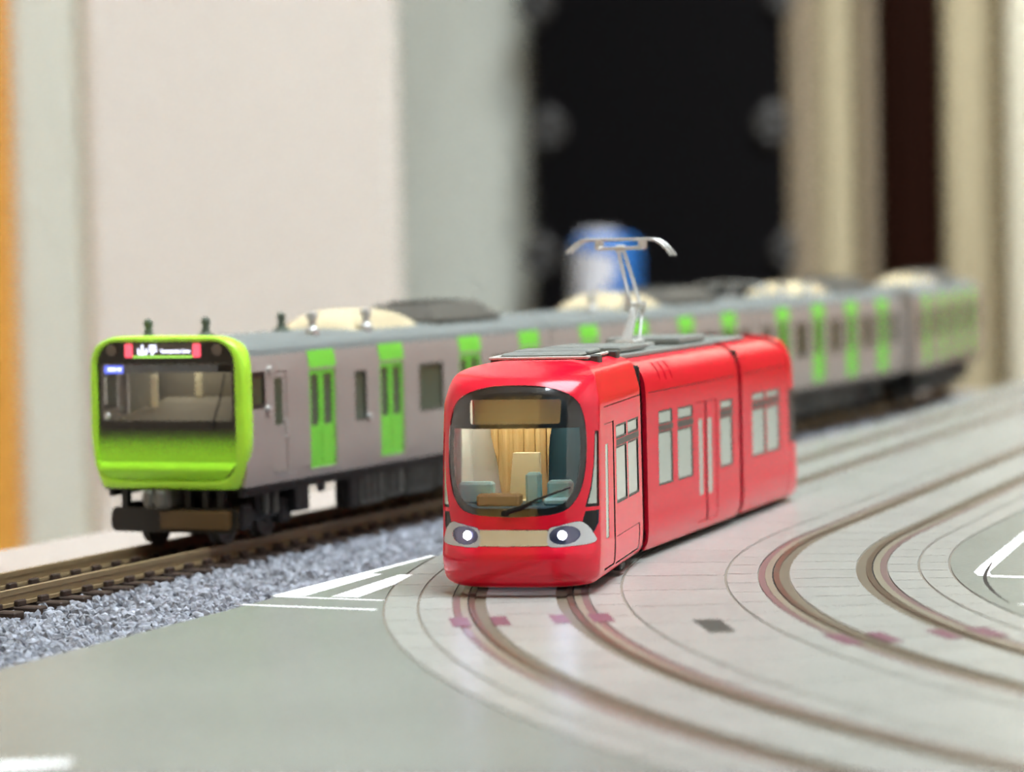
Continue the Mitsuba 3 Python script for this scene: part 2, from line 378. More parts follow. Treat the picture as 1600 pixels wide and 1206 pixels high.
# ------------------------------------------------------------------ street track plate
CX, CY, R1, R2, TH = 200.43, 287.3, 200.0, 169.45, math.radians(19.8)
A0 = math.pi - TH                                   # polar angle where the straight joins the arc
SDIR = np.array([math.sin(TH), math.cos(TH)]); AEND = math.radians(233)
def pt(r, q):
    """q < 0: mm along the straight away from the camera; q >= 0: radians round the arc towards the camera"""
    r = np.asarray(r, float); q = np.asarray(q, float)
    a = A0 + np.maximum(q, 0)
    x = CX + r * np.cos(a) + SDIR[0] * np.maximum(-q, 0); y = CY + r * np.sin(a) + SDIR[1] * np.maximum(-q, 0)
    return np.stack(np.broadcast_arrays(x, y), -1)
QA = AEND - A0
def qline(r, q0, q1):
    qs = []
    if q0 < 0: qs += list(np.linspace(q0, min(q1, 0), max(2, int((min(q1, 0) - q0) / 40) + 2)))
    if q1 > 0: qs += list(np.linspace(max(q0, 0), q1, max(2, int((q1 - max(q0, 0)) / 0.016) + 2)))
    qs = np.array(sorted(set(qs)))
    return pt(r, qs)
def band(r0, r1, q0, q1): return Polygon(np.vstack([qline(r0, q0, q1), qline(r1, q0, q1)[::-1]]))
QF = -395.0
ks = thing('street_track_plate', 'grey street plate with two curved pairs of tram rails sunk in pale paving', 'model track')
RO, RI = R1 + 13.3, R2 - 13.2
EW = np.array([-43.4, 245.3]); ED = np.array([math.sin(math.radians(22.4)), math.cos(math.radians(22.4))])
far_edge = [tuple(np.array([-8.8, 328.9]) + ED * 6), (14, 360), (43.5, 492), (74, 565), (118, 695)]
plate = Polygon([tuple(EW - ED * 420), (-8.8, 328.9), *far_edge, (330, 700), (420, 400), (420, -160), (20, -190)]).buffer(0)
zone = band(RI, RO, QF, QA)
put(ks + '__base', extrude(plate.buffer(-0.3), ZT + 0.02, -0.16), 'joint', smooth=False)
outer_side = Polygon(np.vstack([qline(RO + 0.12, QF, QA), [pt(RO, QA) + [0, -200], [-600, -300], [-600, 900], pt(RO, QF) + [-20, 200]]]))
inner_side = Polygon(np.vstack([qline(RI - 0.12, QF, QA), [[400, 0], [700, 100], [700, 900], pt(RI, QF) + [20, 200]]]))
op = plate.intersection(outer_side.buffer(0)); ip = plate.intersection(inner_side.buffer(0))
seam = LineString([(-14, 338), (60, 330)])
big = lambda g: max(getattr(g, 'geoms', [g]), key=lambda x: x.area)
op, ip = big(op), big(ip)
kerb = op.intersection(Polygon([(-60, 345), (400, 200), (400, 900), (-60, 900)]))
op = big(op.difference(kerb.buffer(0.05)))
put(ks + '__roadway', extrude(op, -0.3, 0.0), 'asphalt', smooth=False, label='smooth grey outer roadway of the street plate')
put(ks + '__roadway', extrude(ip, -0.3, 0.0), 'asphalt', smooth=False, label='grey roadway inside the curve')
put(ks + '__pavement', extrude(kerb, -0.3, 0.0), 'slab_2', smooth=False, label='pale pavement between railway and tram rails')
# lanes of paving slabs
g = 0.085
lanes = []
for R in (R1, R2):
    lanes += [(R - 3.5, R + 3.5, 2.6), (R + 6.65, R + 9.95, 2.6), (R - 9.95, R - 6.65, 2.6)]
lanes += [(R1 + 10.05, RO - 0.05, 2.6), (R2 + 10.05, R1 - 10.05, 3.9), (RI + 0.05, R2 - 10.05, 2.6)]
nslab = 0
QS = -62.0
for li, (ra, rb, stepdeg) in enumerate(lanes):
    ph = (0.0, .4, .4, 0.1, .5, .5, .2, .75, .3)[li]
    st = math.radians(stepdeg)
    stones = []
    q = ph * st
    stones.append((0.0, q)) if q > 0 else None
    while q < math.radians(56): stones.append((q, q + st)); q += st
    qend = q
    stones.append((qend, QA))
    L = st * (R1 if ra > 185 else R2); s = -0.0001
    while s - L > QS: stones.append((s - L, s)); s -= L
    stones.append((QF, s))
    for q0, q1 in stones:
        gq0, gq1 = (g / rb if q0 >= 0 else g), (g / rb if q1 > 0 else g)
        if q1 - gq1 <= q0 + gq0: continue
        if q1 - q0 > 80: gq0 = 0
        m = extrude(band(ra + g, rb - g, q0 + gq0, q1 - gq1), -0.3, 0.0)
        put(ks + '__paving_slab', m, f'slab_{random.choice((0, 1, 1, 2))}', smooth=False); nslab += 1
# rails with their flangeway, flange and strip
def ext_band(ra, rb, z0, z1): return extrude(band(ra, rb, QF, QA), z0, z1)
for R in (R1, R2):
    for s in (1, -1):
        o = lambda a, b: (min(R + s * a, R + s * b), max(R + s * a, R + s * b))
        kr = put(ks + '__rail', ext_band(*o(4.5, 5.08), -0.3, 0.05), 'tram_rail', smooth=False)
        put(kr + '__flangeway', ext_band(*o(3.5, 4.5), -0.3, -0.14), 'flangeway', smooth=False)
        put(kr + '__flange', ext_band(*o(5.24, 5.95), -0.3, -0.01), 'rail_flange', smooth=False)
        put(kr + '__gap', ext_band(*o(5.08, 5.24), -0.3, -0.14), 'groove_dark', smooth=False)
        put(kr + '__strip', ext_band(*o(5.97, 6.62), -0.3, -0.03), 'gauge_strip', smooth=False)
    a0 = math.radians(184.1 if R == R1 else 190.4) - A0; a1 = a0 + math.radians(1.75 if R == R1 else 2.1)
    for oa, ob in ((5.6, 7.3), (2.0, 3.5), (-3.5, -2.0), (-7.6, -5.6)):
        put(ks + '__rail_joint_pad', extrude(band(R + oa, R + ob, a0, a1), -0.05, 0.05), 'joint_pad', smooth=False)
put(ks + '__drain_cover', extrude(Polygon([(16.0, 267.5), (18.5, 267.4), (19.3, 259.0), (17.0, 258.7)]), -0.1, 0.05), 'dark_plate', smooth=False, label='dark grey cover plate between the tracks')
def paint(pts): put(ks + '__road_marking', extrude(Polygon(pts).buffer(0), -0.1, 0.03), 'road_paint', smooth=False)
mk = lambda a, b, w: list(LineString([a, b]).buffer(w / 2, cap_style='flat').exterior.coords)
paint(mk((-26.9, 286.7), (-13.5, 280.2), 0.95))
paint(mk((-24.2, 293.0), (-13.1, 287.6), 0.8))
paint([(-24.6, 293.4), (-21.1, 292.6), (-14.2, 311.2), (-15.4, 312), (-8.9, 328.5), (-9.6, 329.2)])
paint([(-18.5, 291.6), (-15.7, 290.6), (-12.4, 301.5), (-10.9, 310.0), (-12.4, 310.4)])
paint([(-40, 199.5), (-30.4, 200), (-30.6, 197.6), (-40, 194.5)])
paint([(46.9, 297.6), (47.0, 301.0), (48.6, 307.0), (59.6, 343), (60.6, 342), (50.2, 306.5), (48.6, 301.0), (48.2, 297.2)])
paint([(48.0, 298.2), (56, 294.3), (56, 292.2), (48.0, 296.2)])
paint([(46.7, 273.6), (50.5, 271.5), (52, 278)])
from scipy.interpolate import CubicSpline
cp = np.array([(50.4, 310.2), (48.5, 302), (47.3, 295.8), (46.55, 289.2), (46.2, 282.2), (46.25, 275.1)])
cy_ = np.linspace(275.1, 310.2, 40); cp = np.stack([CubicSpline(cp[::-1, 1], cp[::-1, 0])(cy_), cy_], -1)
cw_ = 0.2 * np.sin(np.linspace(0.12, 3.0, 40)); cp_l, cp_r = cp - np.stack([cw_, 0 * cw_], -1), cp + np.stack([cw_, 0 * cw_], -1)
put(ks + '__roadway_gap', extrude(Polygon(np.vstack([cp_l, cp_r[::-1]])).buffer(0), -0.1, 0.035), 'groove_dark', smooth=False)

# ------------------------------------------------------------------ railway track (frame: s along, l to the left of the train's right side)
YAW = math.radians(23.0); OT = (-31.6, 345.0); FT = frame(OT, YAW)
SB, RB = 288.0, 480.0                                 # beyond SB the line bends left
def cline(s):
    s = np.asarray(s, float); a = np.maximum(s - SB, 0) / RB
    return np.minimum(s, SB) + RB * np.sin(a), 10 + RB * (1 - np.cos(a)), a
def tpt(s, l):
    x, y, a = cline(s); return np.stack([x - np.sin(a) * (l - 10), y + np.cos(a) * (l - 10)], -1)
ZR = -0.4
kr = thing('railway_track', 'brown railed model railway track with dark sleepers on grey ballast', 'model track')
S0, S1 = -112.0, 372.0
def tband(l0, l1, s0=S0, s1=S1):
    ss = np.array(sorted(set(list(np.arange(s0, s1, 12)) + [s1]))); return Polygon(np.vstack([tpt(ss, l0), tpt(ss, l1)[::-1]]))
for l in (5.15, 14.85):
    m = cat(extrude(tband(l - .35, l + .35), ZR - .55, ZR), extrude(tband(l - .14, l + .14), ZR - 1.4, ZR - .5), extrude(tband(l - .7, l + .7), ZR - 1.7, ZR - 1.35))
    put(kr + '__rail', m, 'rail_brown', FT, False)
sl = cat(cbox(-.95, .95, -8.6, 8.6, -3.3, -2.1, .15), *[cbox(-.8, .8, c - .32, c + .32, -2.15, -1.45, .12) for q in (-4.85, 4.85) for c in (q - .95, q + .95)])
sl_shape = shape(sl, 'sleeper', False)
s = S0 + 2
while s < S1 - 2:
    x, y, a = (float(q) for q in cline(s))
    k = key_for(kr + '__sleeper'); scene[k] = {**sl_shape, 'to_world': FT @ T().translate([x * MM, y * MM, 0]) @ T().rotate([0, 0, 1], math.degrees(a))}
    s += 4.5
def bedfn(l):  # height of the ballast surface across the line
    return np.interp(l, [-30, -22, -4, 1, 18.6, 19.4], [-4.3, -3.9, -2.9, -2.75, -2.75, -4.3])
bl = np.array([-30, -22, -12, -4, 1, 18.6, 19.4]); bs = np.arange(S0, S1 + 1, 11.0)
V = np.array([[*tpt(q, l), bedfn(l) - .25] for q in bs for l in bl]); F = []
for i in range(len(bs) - 1):
    for j in range(len(bl) - 1):
        a, b = i * len(bl) + j, i * len(bl) + j + 1; F += [(a, a + len(bl), b + len(bl)), (a, b + len(bl), b)]
lowv = V.copy(); lowv[:, 2] = ZT + 0.02
bedm = tm(V, F)
bf = -8.0
# keep the bed and its stones on the railway's side of the street plate
def world(s, l):
    x, y = tpt(s, l).T if np.ndim(s) else tpt(s, l); d = (math.sin(YAW), math.cos(YAW)); n = (-math.cos(YAW), math.sin(YAW))
    return np.stack([OT[0] + d[0] * x + n[0] * y, OT[1] + d[1] * x + n[1] * y], -1)
Fk = []
pl = plate.buffer(-0.2); shapely.prepare(pl)
d2 = np.array([[math.sin(YAW), math.cos(YAW)], [-math.cos(YAW), math.sin(YAW)]])
VW = V[:, :2] @ d2 + np.array(OT)
bedpoly = shapely.difference(Polygon(np.vstack([world(bs, np.full(len(bs), -29.)), world(bs, np.full(len(bs), 19.3))[::-1]])), plate.buffer(0.05))
bedpoly = big(bedpoly)
def bed_surface(u, v):
    # local s,l of a world point (straight frame is enough for the height)
    q = (np.stack([u, v], -1) - np.array(OT)) @ d2.T
    return np.stack([u, v, bedfn(q[:, 1] - np.where(q[:, 0] > SB, RB * (1 - np.cos(np.clip((q[:, 0] - SB) / RB, 0, .5))), 0)) - .3], -1)
put(kr + '__ballast_bed', sheet(bedpoly, bed_surface, 0.1, 5), 'bed', smooth=True)
ico = trimesh.creation.icosahedron(); iv, iface = np.array(ico.vertices), np.array(ico.faces)
N1, N2, N3 = 14500, 2000, 2200
ss = np.concatenate([RNG.uniform(-112, 80, N1), RNG.uniform(80, S1, N2), RNG.uniform(-112, 60, N3)])
ll = np.concatenate([RNG.uniform(-29, 2.6, N1), RNG.uniform(-10, 2.6, N2), RNG.uniform(2, 18.8, N3)])
rr = np.concatenate([RNG.uniform(.24, .62, N1), RNG.uniform(.45, .85, N2), RNG.uniform(.3, .6, N3)])
wp = world(ss, ll); ok = ~shapely.contains_xy(plate.buffer(1.0), wp[:, 0], wp[:, 1]); ss, ll, rr, wp = ss[ok], ll[ok], rr[ok], wp[ok]
n = len(ss); jit = iv[None] * RNG.uniform(.6, 1.25, (n, 12, 1)) * RNG.uniform(.7, 1.25, (n, 1, 3))
SV = jit * rr[:, None, None]; SV[..., 0] += wp[:, None, 0]; SV[..., 1] += wp[:, None, 1]; SV[..., 2] += (bedfn(ll) - .12 + RNG.uniform(-.1, .12, n))[:, None]
SV[..., 2] = np.maximum(SV[..., 2], ZT + .01)
put(kr + '__ballast', tm(SV.reshape(-1, 3), (iface[None] + 12 * np.arange(n)[:, None, None]).reshape(-1, 3)), 'stone', smooth=False, kind='stuff', label='loose grey ballast stones')

# ------------------------------------------------------------------ commuter train cars (local: s rearward from the front, l left, z up)
def poly_fn(profile):
    """surface along s over a cross-section polyline (l, z); v = arc length along the profile"""
    p = np.array(profile, float); L = np.r_[0, np.cumsum(np.linalg.norm(np.diff(p, axis=0), axis=1))]
    fl, fz = PchipInterpolator(L, p[:, 0]), PchipInterpolator(L, p[:, 1])
    return (lambda u, v: np.stack([u, fl(v), fz(v)], -1)), L[-1], (lambda z: float(np.interp(z, p[:, 1], L)))
side_prof = [(.35, 6.7), (.08, 7.6), (0, 9), (0, 12), (0, 16), (.04, 20), (.16, 21.4), (.38, 22.3)]
rfn, VL, zv = poly_fn(side_prof)
def right_fn(u, v): return rfn(u, v)
def left_fn(u, v): q = rfn(u, v); q[..., 1] = 20 - q[..., 1]; return q
roof_prof = [(.3, 22.1), (.55, 22.75), (1.4, 23.35), (4, 23.95), (7, 24.2), (10, 24.28), (13, 24.2), (16, 23.95), (18.6, 23.35), (19.45, 22.75), (19.7, 22.1)]
rooffn, RL, _ = poly_fn(roof_prof)
W = lambda s0, s1, z0, z1, r=.25: rrect(s0, s1, zv(z0), zv(z1), r, 3)
def fix(m):
    m.fix_normals(); return m
def car_parts(head):
    """list of (suffix, shape dict); suffix numbered per car"""
    out, cnt = [], {}
    def P(name, mesh, m, smooth=30, parent=None, label=None):
        full = (parent + '__' if parent else '') + name
        c = cnt.get(full, 0); cnt[full] = c + 1
        key = full + (f'_{c:03d}' if c else ''); out.append((key, shape(mesh, m, smooth), label)); return key
    Lc = 96.0
    doors = [17.3, 37.4, 62.8, 84.2] if head else [11.4, 33.4, 55.4, 77.4]
    wins = [(30.0, 33.4), (49.4, 57.2), (74.0, 80.0)] if head else [(3, 8), (22.6, 29.4), (44.6, 51.4), (66.6, 73.4), (87, 92)]
    dw, zd0, zd1 = 7.2, 7.7, 19.8
    dp = [sbox(d, zv(zd0), d + dw, zv(zd1)) for d in doors]; wp_ = [W(a, b, 12.8, 19.1) for a, b in wins]
    extra = [W(2.1, 5.5, 15.9, 20.2), W(7.8, 11.2, 7.9, 20.1, .2)] if head else []
    body = sbox(0.6 if head else 0, 0, Lc, VL)
    for h in dp + wp_ + extra: body = body.difference(h)
    hd = [sbox(d, zv(20.05), d + dw, zv(22.2)) for d in doors]
    for fn, sg in ((right_fn, 1), (left_fn, -1)):
        P('side_wall', fix(sheet(body, fn, sg * .45, 3.0, 0, 2.0)), 'silver')
        for d, h in zip(doors, hd):
            P('door_header', fix(sheet(h, fn, sg * .12, 4, sg * .1, 2)), 'door_green', label='green panel above the door')
            for q in (0, 1):
                leaf = sbox(d + .08 + q * dw / 2, zv(zd0), d + (q + 1) * dw / 2 - .06, zv(zd1))
                hole = W(d + .75 + q * (dw / 2 - .1), d + dw / 2 - .65 + q * (dw / 2 + .1), 12.9, 19.2)
                kd = P('door', fix(sheet(leaf.difference(hole), fn, sg * .3, 4, -sg * .22, 3)), 'door_green', label='green sliding door leaf')
                P('pane', fix(sheet(hole.buffer(.1), fn, sg * .1, 4, -sg * .4, 4)), 'dark_pane', parent=kd)
        for w in wp_:
            kw = P('window', fix(sheet(ring(w.buffer(-.22), .24), fn, sg * .25, 4, 0, 4)), 'under_grey')
            P('pane', fix(sheet(w.buffer(.1), fn, sg * .1, 4, -sg * .3, 4)), 'dark_pane', parent=kw)
        P('sill_band', fix(sheet(sbox(.8, zv(11.6), Lc - .2, zv(11.9)).difference(shapely.union_all([x.buffer(.3) for x in dp + extra])), fn, sg * .1, 6, sg * .05, 1)), 'silver')
        if head:
            w = extra[0]; kw = P('cab_window', fix(sheet(ring(w.buffer(-.5), .55), fn, sg * .3, 2, sg * .1, 2)), 'train_black', label='black framed cab side window')
            P('pane', fix(sheet(w.buffer(-.4), fn, sg * .1, 2, -sg * .1, 2)), 'dark_pane', parent=kw)
            hole = W(8.2, 10.3, 13.6, 19.3)
            kw = P('cab_door', fix(sheet(extra[1].buffer(-.12).difference(hole), fn, sg * .3, 2, -sg * .1, 2)), 'silver', label='grey cab door')
            P('pane', fix(sheet(hole.buffer(.1), fn, sg * .1, 2, -sg * .2, 3)), 'dark_pane', parent=kw)
            l0 = -.25 if sg > 0 else 20.25
            P('handle', cat(cyl((10.7, l0, 12.2), (10.7, l0, 14.2), .14, 8), cyl((10.7, l0, 12.2), (10.7, l0 + sg * .5, 12.2), .14, 8), cyl((10.7, l0, 14.2), (10.7, l0 + sg * .5, 14.2), .14, 8)), 'chrome', parent=kw)
            for q, zz in ((6.1, 15.7), (33.6, 13.2), (6.8, 20.4)):
                P('grab_step', cyl((q, .15 if sg > 0 else 19.85, zz), (q, -.45 if sg > 0 else 20.45, zz), .42, 12), 'chrome')
    # roof
    P('roof', fix(sheet(sbox(0.3 if head else 0, 0, Lc, RL), rooffn, .4, 6, 0, .8)), 'train_roof')
    P('floor_pan', cbox(.8, Lc, .4, 19.6, 6.3, 6.9, .1), 'under_black', False)
    for s_ in ((Lc - .6, Lc),) if head else ((0, .6), (Lc - .6, Lc)):
        P('end_wall', hull([(q, l, z) for q in s_ for l, z in [(.4, 6.8), (.1, 9), (.1, 20), (.4, 22.2), (4, 23.8), (10, 24.1), (16, 23.8), (19.6, 22.2), (19.9, 20), (19.9, 9), (19.6, 6.8)]]), 'silver', False)
    # roof fittings: cream cover, air conditioner
    th = np.linspace(0, math.pi, 15)
    def dome(s0, s1, l0, l1, z0, h):
        v, f = [], []
        nu, nv = 25, 15
        for i in range(nu):
            for j in range(nv):
                a, b = -1 + 2 * i / (nu - 1), -1 + 2 * j / (nv - 1)
                hh = max(0., (1 - abs(a) ** 2.4)) ** .62 * max(0., 1 - abs(b) ** 4) ** .5
                v.append(((s0 + s1) / 2 + a * (s1 - s0) / 2, (l0 + l1) / 2 + b * (l1 - l0) / 2, z0 + h * hh))
        for i in range(nu - 1):
            for j in range(nv - 1): f += [(i * nv + j, (i + 1) * nv + j, (i + 1) * nv + j + 1), (i * nv + j, (i + 1) * nv + j + 1, i * nv + j + 1)]
        return tm(v, f)
    P('roof_cover', dome(38.5, 60, 4.2, 15.8, 23.7, 2.9), 'roof_cream', True, label='cream rounded roof cover')
    for q in (25.5, 41): P('roof_fitting', cat(lathe([(0, 23.8), (.9, 23.8), (.9, 24.6), (.5, 25), (.5, 25.8), (.8, 26), (.8, 26.6), (0, 26.8)], 14).apply_translation([q, 3.6, 0])), 'chrome', label='bright metal roof fitting')
    ac = hull([(a, b, c) for a, b, c in [(63.5, 4, 23.6), (63.5, 16, 23.6), (86, 4, 23.6), (86, 16, 23.6), (63.5, 3.8, 24.6), (63.5, 16.2, 24.6), (86, 3.8, 24.6), (86, 16.2, 24.6), (66, 6, 26.7), (66, 14, 26.7), (82, 6, 26.9), (82, 14, 26.9), (85, 6.4, 26.2), (85, 13.6, 26.2)]])
    ka = P('air_conditioner', ac, 'ac_grey', False, label='grey roof air conditioner')
    for q in (69.5, 77.5):
        P('fan_grille', lathe([(0, 26.85), (2.6, 26.85), (3.0, 27.05), (3.3, 27.05), (3.3, 26.6), (0, 26.6)], 24).apply_translation([q, 10, 0]), 'roof_dark', parent=ka)
    for q in (64, 67, 70, 73, 76, 79, 82): P('louvre', cbox(q + .3, q + 2.2, 3.65, 3.95, 23.8, 24.5, .05), 'roof_dark', False, parent=ka)
    # bogies and underfloor gear
    for c in ((9.2, 80.0) if head else (14.0, 80.0)):
        kb_ = P('bogie', cat(*[cbox(c - 7.6, c + 7.6, l, l + 1.2, 2.2, 3.9, .3) for l in (2.3, 16.5)], *[cbox(c + q - 1.4, c + q + 1.4, l, l + 1.5, 1.4, 4.6, .3) for q in (-5, 5) for l in (2.0, 16.5)], *[cbox(c - 2.4, c + 2.4, l, l + 1.7, 2.6, 5.6, .4) for l in (1.9, 16.4)], cbox(c - 2, c + 2, 3, 17, 3.0, 6.3, .2)), 'under_black', False)
        for q in (-5, 5):
            P('wheelset', cat(*[lathe([(0, -.35), (2.5, -.35), (2.95, -.28), (2.95, -.1), (2.55, .0), (2.5, .9), (1.9, .9), (1.7, .7), (.8, .7), (.6, 1.1), (0, 1.1)], 28).apply_transform(trimesh.transformations.rotation_matrix(ss_ * math.pi / 2, [1, 0, 0])).apply_translation([c + q, 10 + (-4.3 if ss_ > 0 else 4.3), 2.15]) for ss_ in (1, -1)], cyl((c + q, 5, 2.15), (c + q, 15, 2.15), .6, 12)), 'under_grey', parent=kb_)
        for q in (-3.4, 3.4): P('axle_spring', cyl((c + q * .35, 1.7, 3.0), (c + q * .35, 1.7, 5.4), .55, 10), 'under_grey', parent=kb_)
    for a, b, z0, dep in ((30.2, 32.6, 1.6, 2.4), *([(22.5, 29.5, 1.7, 5)] if not head else []), (33.2, 40.2, 1.7, 3.2), (40.8, 46.6, 2.0, 3.4), (47.6, 56, 1.9, 3.4), (57, 63.5, 2.2, 5), (64.5, 69, 2.0, 5)):
        bx_ = [cbox(a, b, 1.0, 1.0 + dep, z0, 6.3, .3)] + ([cbox(a + .2, b - .2, 19 - dep, 19.0, z0 + .2, 6.3, .3)] if a > 60 or not head else [])
        kk = P('equipment_box', cat(*bx_), 'under_black' if b - a < 5 else 'under_grey', False)
        x = a + .7
        while x < b - 1.4 and b - a > 5:
            P('rib', cbox(x, x + .7, .8, 1.1, z0 + .6, 5.7, .08), 'under_black', False, parent=kk); x += 1.9
    P('solebar', cat(cbox(1, 94, .9, 1.5, 5.5, 6.5, .1), cbox(1, 94, 18.5, 19.1, 5.5, 6.5, .1), *([cbox(14.8, 18.4, .9, 3.6, 2.6, 6.3, .2), cbox(21.3, 22.9, .9, 1.5, 4.5, 5.6, .2)] if head else [])), 'under_black', False)
    if head:
        # ------- front: lime ring, recessed mask, windscreen, green apron
        def outline(grow):
            a = grow
            return smooth_poly([(10, 24.75 - a), (15.5, 24.7 - a), (17.8, 24.5 - a), (19.6 - a * .6, 23.5 - a * .7), (20.35 - a, 21.3), (20.45 - a, 17), (20.45 - a, 13), (20.2 - a, 10.6), (19.6 - a, 8.3), (19.2 - a, 7.2 + a), (18.7 - a, 6.6 + a), (15, 6.5 + a), (10, 6.5 + a),
                                (5, 6.5 + a), (1.3 + a, 6.6 + a), (.8 + a, 7.2 + a), (.4 + a, 8.3), (-.2 + a, 10.6), (-.45 + a, 13), (-.45 + a, 17), (-.35 + a, 21.3), (.4 + a * .6, 23.5 - a * .7), (2.2, 24.5 - a), (4.5, 24.7 - a)], 5)
        inner = rrect(.75, 19.35, 7.6, 24.05, 2.7, 8)
        rim = inner.buffer(.42, quad_segs=8)
        stations = [(2.0, outline(.28)), (1.0, outline(.02)), (.2, outline(-.02)), (-.35, outline(.08)), (-.72, outline(.3)), (-.85, rim), (-.78, inner.buffer(.15)), (-.6, inner), (.2, inner)]
        N_ = 160
        rings = []
        for s_, pg in stations:
            ex = pg.exterior; c0 = np.array([10, 15.5])
            pts = []
            for t_ in np.arange(N_) * 2 * math.pi / N_:
                # points by direction from the centre
                dirv = np.array([math.cos(t_), math.sin(t_)]); ray_ = LineString([c0, c0 + dirv * 40]); g_ = ex.intersection(ray_)
                g_ = max(getattr(g_, 'geoms', [g_]), key=lambda q: np.hypot(q.x - 10, q.y - 15.5)); pts.append((s_, g_.x, g_.y))
            rings.append(pts)
        v = np.array(rings).reshape(-1, 3); f = []
        for i in range(len(rings) - 1):
            for j in range(N_):
                k2 = (j + 1) % N_; f += [(i * N_ + j, i * N_ + k2, (i + 1) * N_ + k2), (i * N_ + j, (i + 1) * N_ + k2, (i + 1) * N_ + j)]
        m = tm(v, f); trimesh.repair.fix_normals(m); P('front_ring', m, 'lime', 40, label='glossy lime green ring framing the front')
        face = lambda u, v: np.stack([-.35 - .18 * (1 - ((u - 10) / 9) ** 2), u, v], -1)
        def apron(u, v):
            b = np.interp(v, [7.6, 8.2, 8.9, 9.4, 9.7, 13.8], [.15, .55, .75, .5, .12, .0])
            q = face(u, v); q[..., 0] -= b; return q
        ap = inner.intersection(sbox(0, 7.7, 20, 13.55))
        fsheet = lambda pg, fn, t=.2, st=1.0, off=0.0: fix(sheet(pg, fn, t, st, off))
        m = sheet(ap, apron, -.25, .35, 0, .3); fix(m)
        P('front_apron', m, 'apron', 40, label='green lower front with a black dotted fade')
        glass = rrect(1.3, 18.8, 14.7, 21.35, .5, 4)
        mask = inner.intersection(sbox(0, 13.6, 20, 24.2)).difference(glass)
        disp = rrect(5.15, 15.4, 22.15, 23.85, .25, 3)
        P('front_mask', fsheet(mask.difference(disp), face, -.4, 1.0), 'train_black', label='black mask round the windscreen')
        P('windscreen', fsheet(glass.buffer(.1), face, -.12, 1.0), 'glass')
        kd = P('destination_display', fsheet(disp.buffer(.05), face, -.2, 1.0, .06), 'display_back', label='dark destination display with lit white lettering')
        ftext = lambda tx, h, l, z, b=True: place_text(tx, h, l, z, -.72, b)
        P('lettering', cat(kanji_bars(13.6, 22.55, 1.15, -.6), ), 'led_white', False, parent=kd)
        P('lettering', place_text('Yamanote Line', .42, 10.6, 22.72, -.6), 'led_white', False, parent=kd)
        P('line_strip', cbox(-.62, -.5, 6.3, 14.3, 22.15, 22.38), 'lime_led', False, parent=kd)
        for l in (14.45, 5.25): P('tail_lamp', cbox(-.75, -.2, l, l + .95, 22.2, 23.8, .12), 'led_red', False, label='lit red marker lamp')
        for l in (17.2, 2.9): P('headlight', lathe([(0, 0), (.62, 0), (.7, .1), (.7, .22), (.5, .3), (0, .34)], 20).apply_transform(trimesh.transformations.rotation_matrix(-math.pi / 2, [0, 1, 0])).apply_translation([-.5, l, 23.05]), 'off_lamp')
        kn = P('number_panel', cbox(-.62, -.45, 15.75, 18.3, 20.3, 21.25, .05), 'led_blue', False, label='small blue lit panel in the windscreen corner')
        P('lettering', cat(*[cbox(-.66, -.6, l, l + w, 20.62, 20.95) for l, w in ((17.5, .22), (17.15, .25), (16.75, .25), (16.35, .12), (16.02, .22))]), 'led_white', False, parent=kn)
        P('header_bar', cbox(-.3, .3, 1.3, 15.6, 20.4, 21.4, .1), 'bluish_grey', False)
        kc_ = P('cab_interior', cbox(9, 9.5, .8, 19.2, 7, 22, 0), 'cab_wall', False)
        P('partition', cbox(6.5, 7, 15.2, 19.2, 14.6, 20.4, .1), 'cab_wall_light', False, parent=kc_)
        P('post', cbox(3.2, 3.6, 13.3, 14.2, 14.9, 19.9, .1), 'cab_post', False, parent=kc_)
        P('post', cbox(5.2, 5.6, 8.3, 9.2, 17.2, 20.3, .1), 'cab_post', False, parent=kc_)
        P('desk', hull([(1.2, 1.4, 14.6), (1.2, 18.4, 14.6), (6, 1.4, 14.6), (6, 18.4, 14.6), (5.4, 1.4, 17.2), (5.4, 13, 17.2), (4, 1.4, 16.6), (4, 13, 16.6)]), 'cab_wall', False, parent=kc_)
        P('lamp', cbox(2.5, 8, 5, 15, 22.0, 22.2), 'cab_fill', False, parent=kc_)  # unseen emitter added to brighten the train cab interior
        P('wiper', cat(tube([(-.85, 1.9, 20.2), (-.85, 2.6, 17.2), (-.85, 3.4, 15.0), (-.7, 3.9, 14.0)], .11, 8), cyl((-.8, 3.9, 14.0), (-.3, 3.9, 14.0), .3, 10)), 'train_black')
        P('desk_lamp', lathe([(0, 0), (.35, 0), (.45, .2), (.3, .5), (0, .6)], 14).apply_transform(trimesh.transformations.rotation_matrix(-math.pi / 2, [0, 1, 0])).apply_translation([-.45, 18.0, 15.2]), 'chrome')
        # coupler, plough, steps
        P('coupler', cat(cbox(-.6, 4, 9.9, 13.4, 4.1, 6.7, .35), cbox(-1.6, -.4, 10.2, 11.3, 4.4, 6.4, .25), cbox(-1.4, -.4, 12.0, 13.1, 4.4, 6.4, .25), cyl((-1.0, 11.7, 5.4), (-.3, 11.7, 5.4), .55, 12)), 'coupler_grey', False, label='dark grey coupler with a square head')
        plow = rrect(1.5, 18.9, 1.3, 4.2, .9, 5)
        pf = lambda u, v: np.stack([.6 + .035 * (u - 10) ** 2 * .25 + (4.2 - v) * -.12, u, v], -1)
        P('plough', fix(sheet(plow, pf, -.7, 1.0)), 'under_black', label='black snow plough with rounded corners')
        P('weight', cbox(-.4, 3, 2.4, 11.4, 1.7, 3.95, .15), 'brown_block', False, label='brown block in the plough opening')
        for l in (16.6, 5.6, 3.6, 8.0): P('bracket', cbox(1.2, 2.2, l, l + .9, 3.8, 6.6, .1), 'under_black', False)
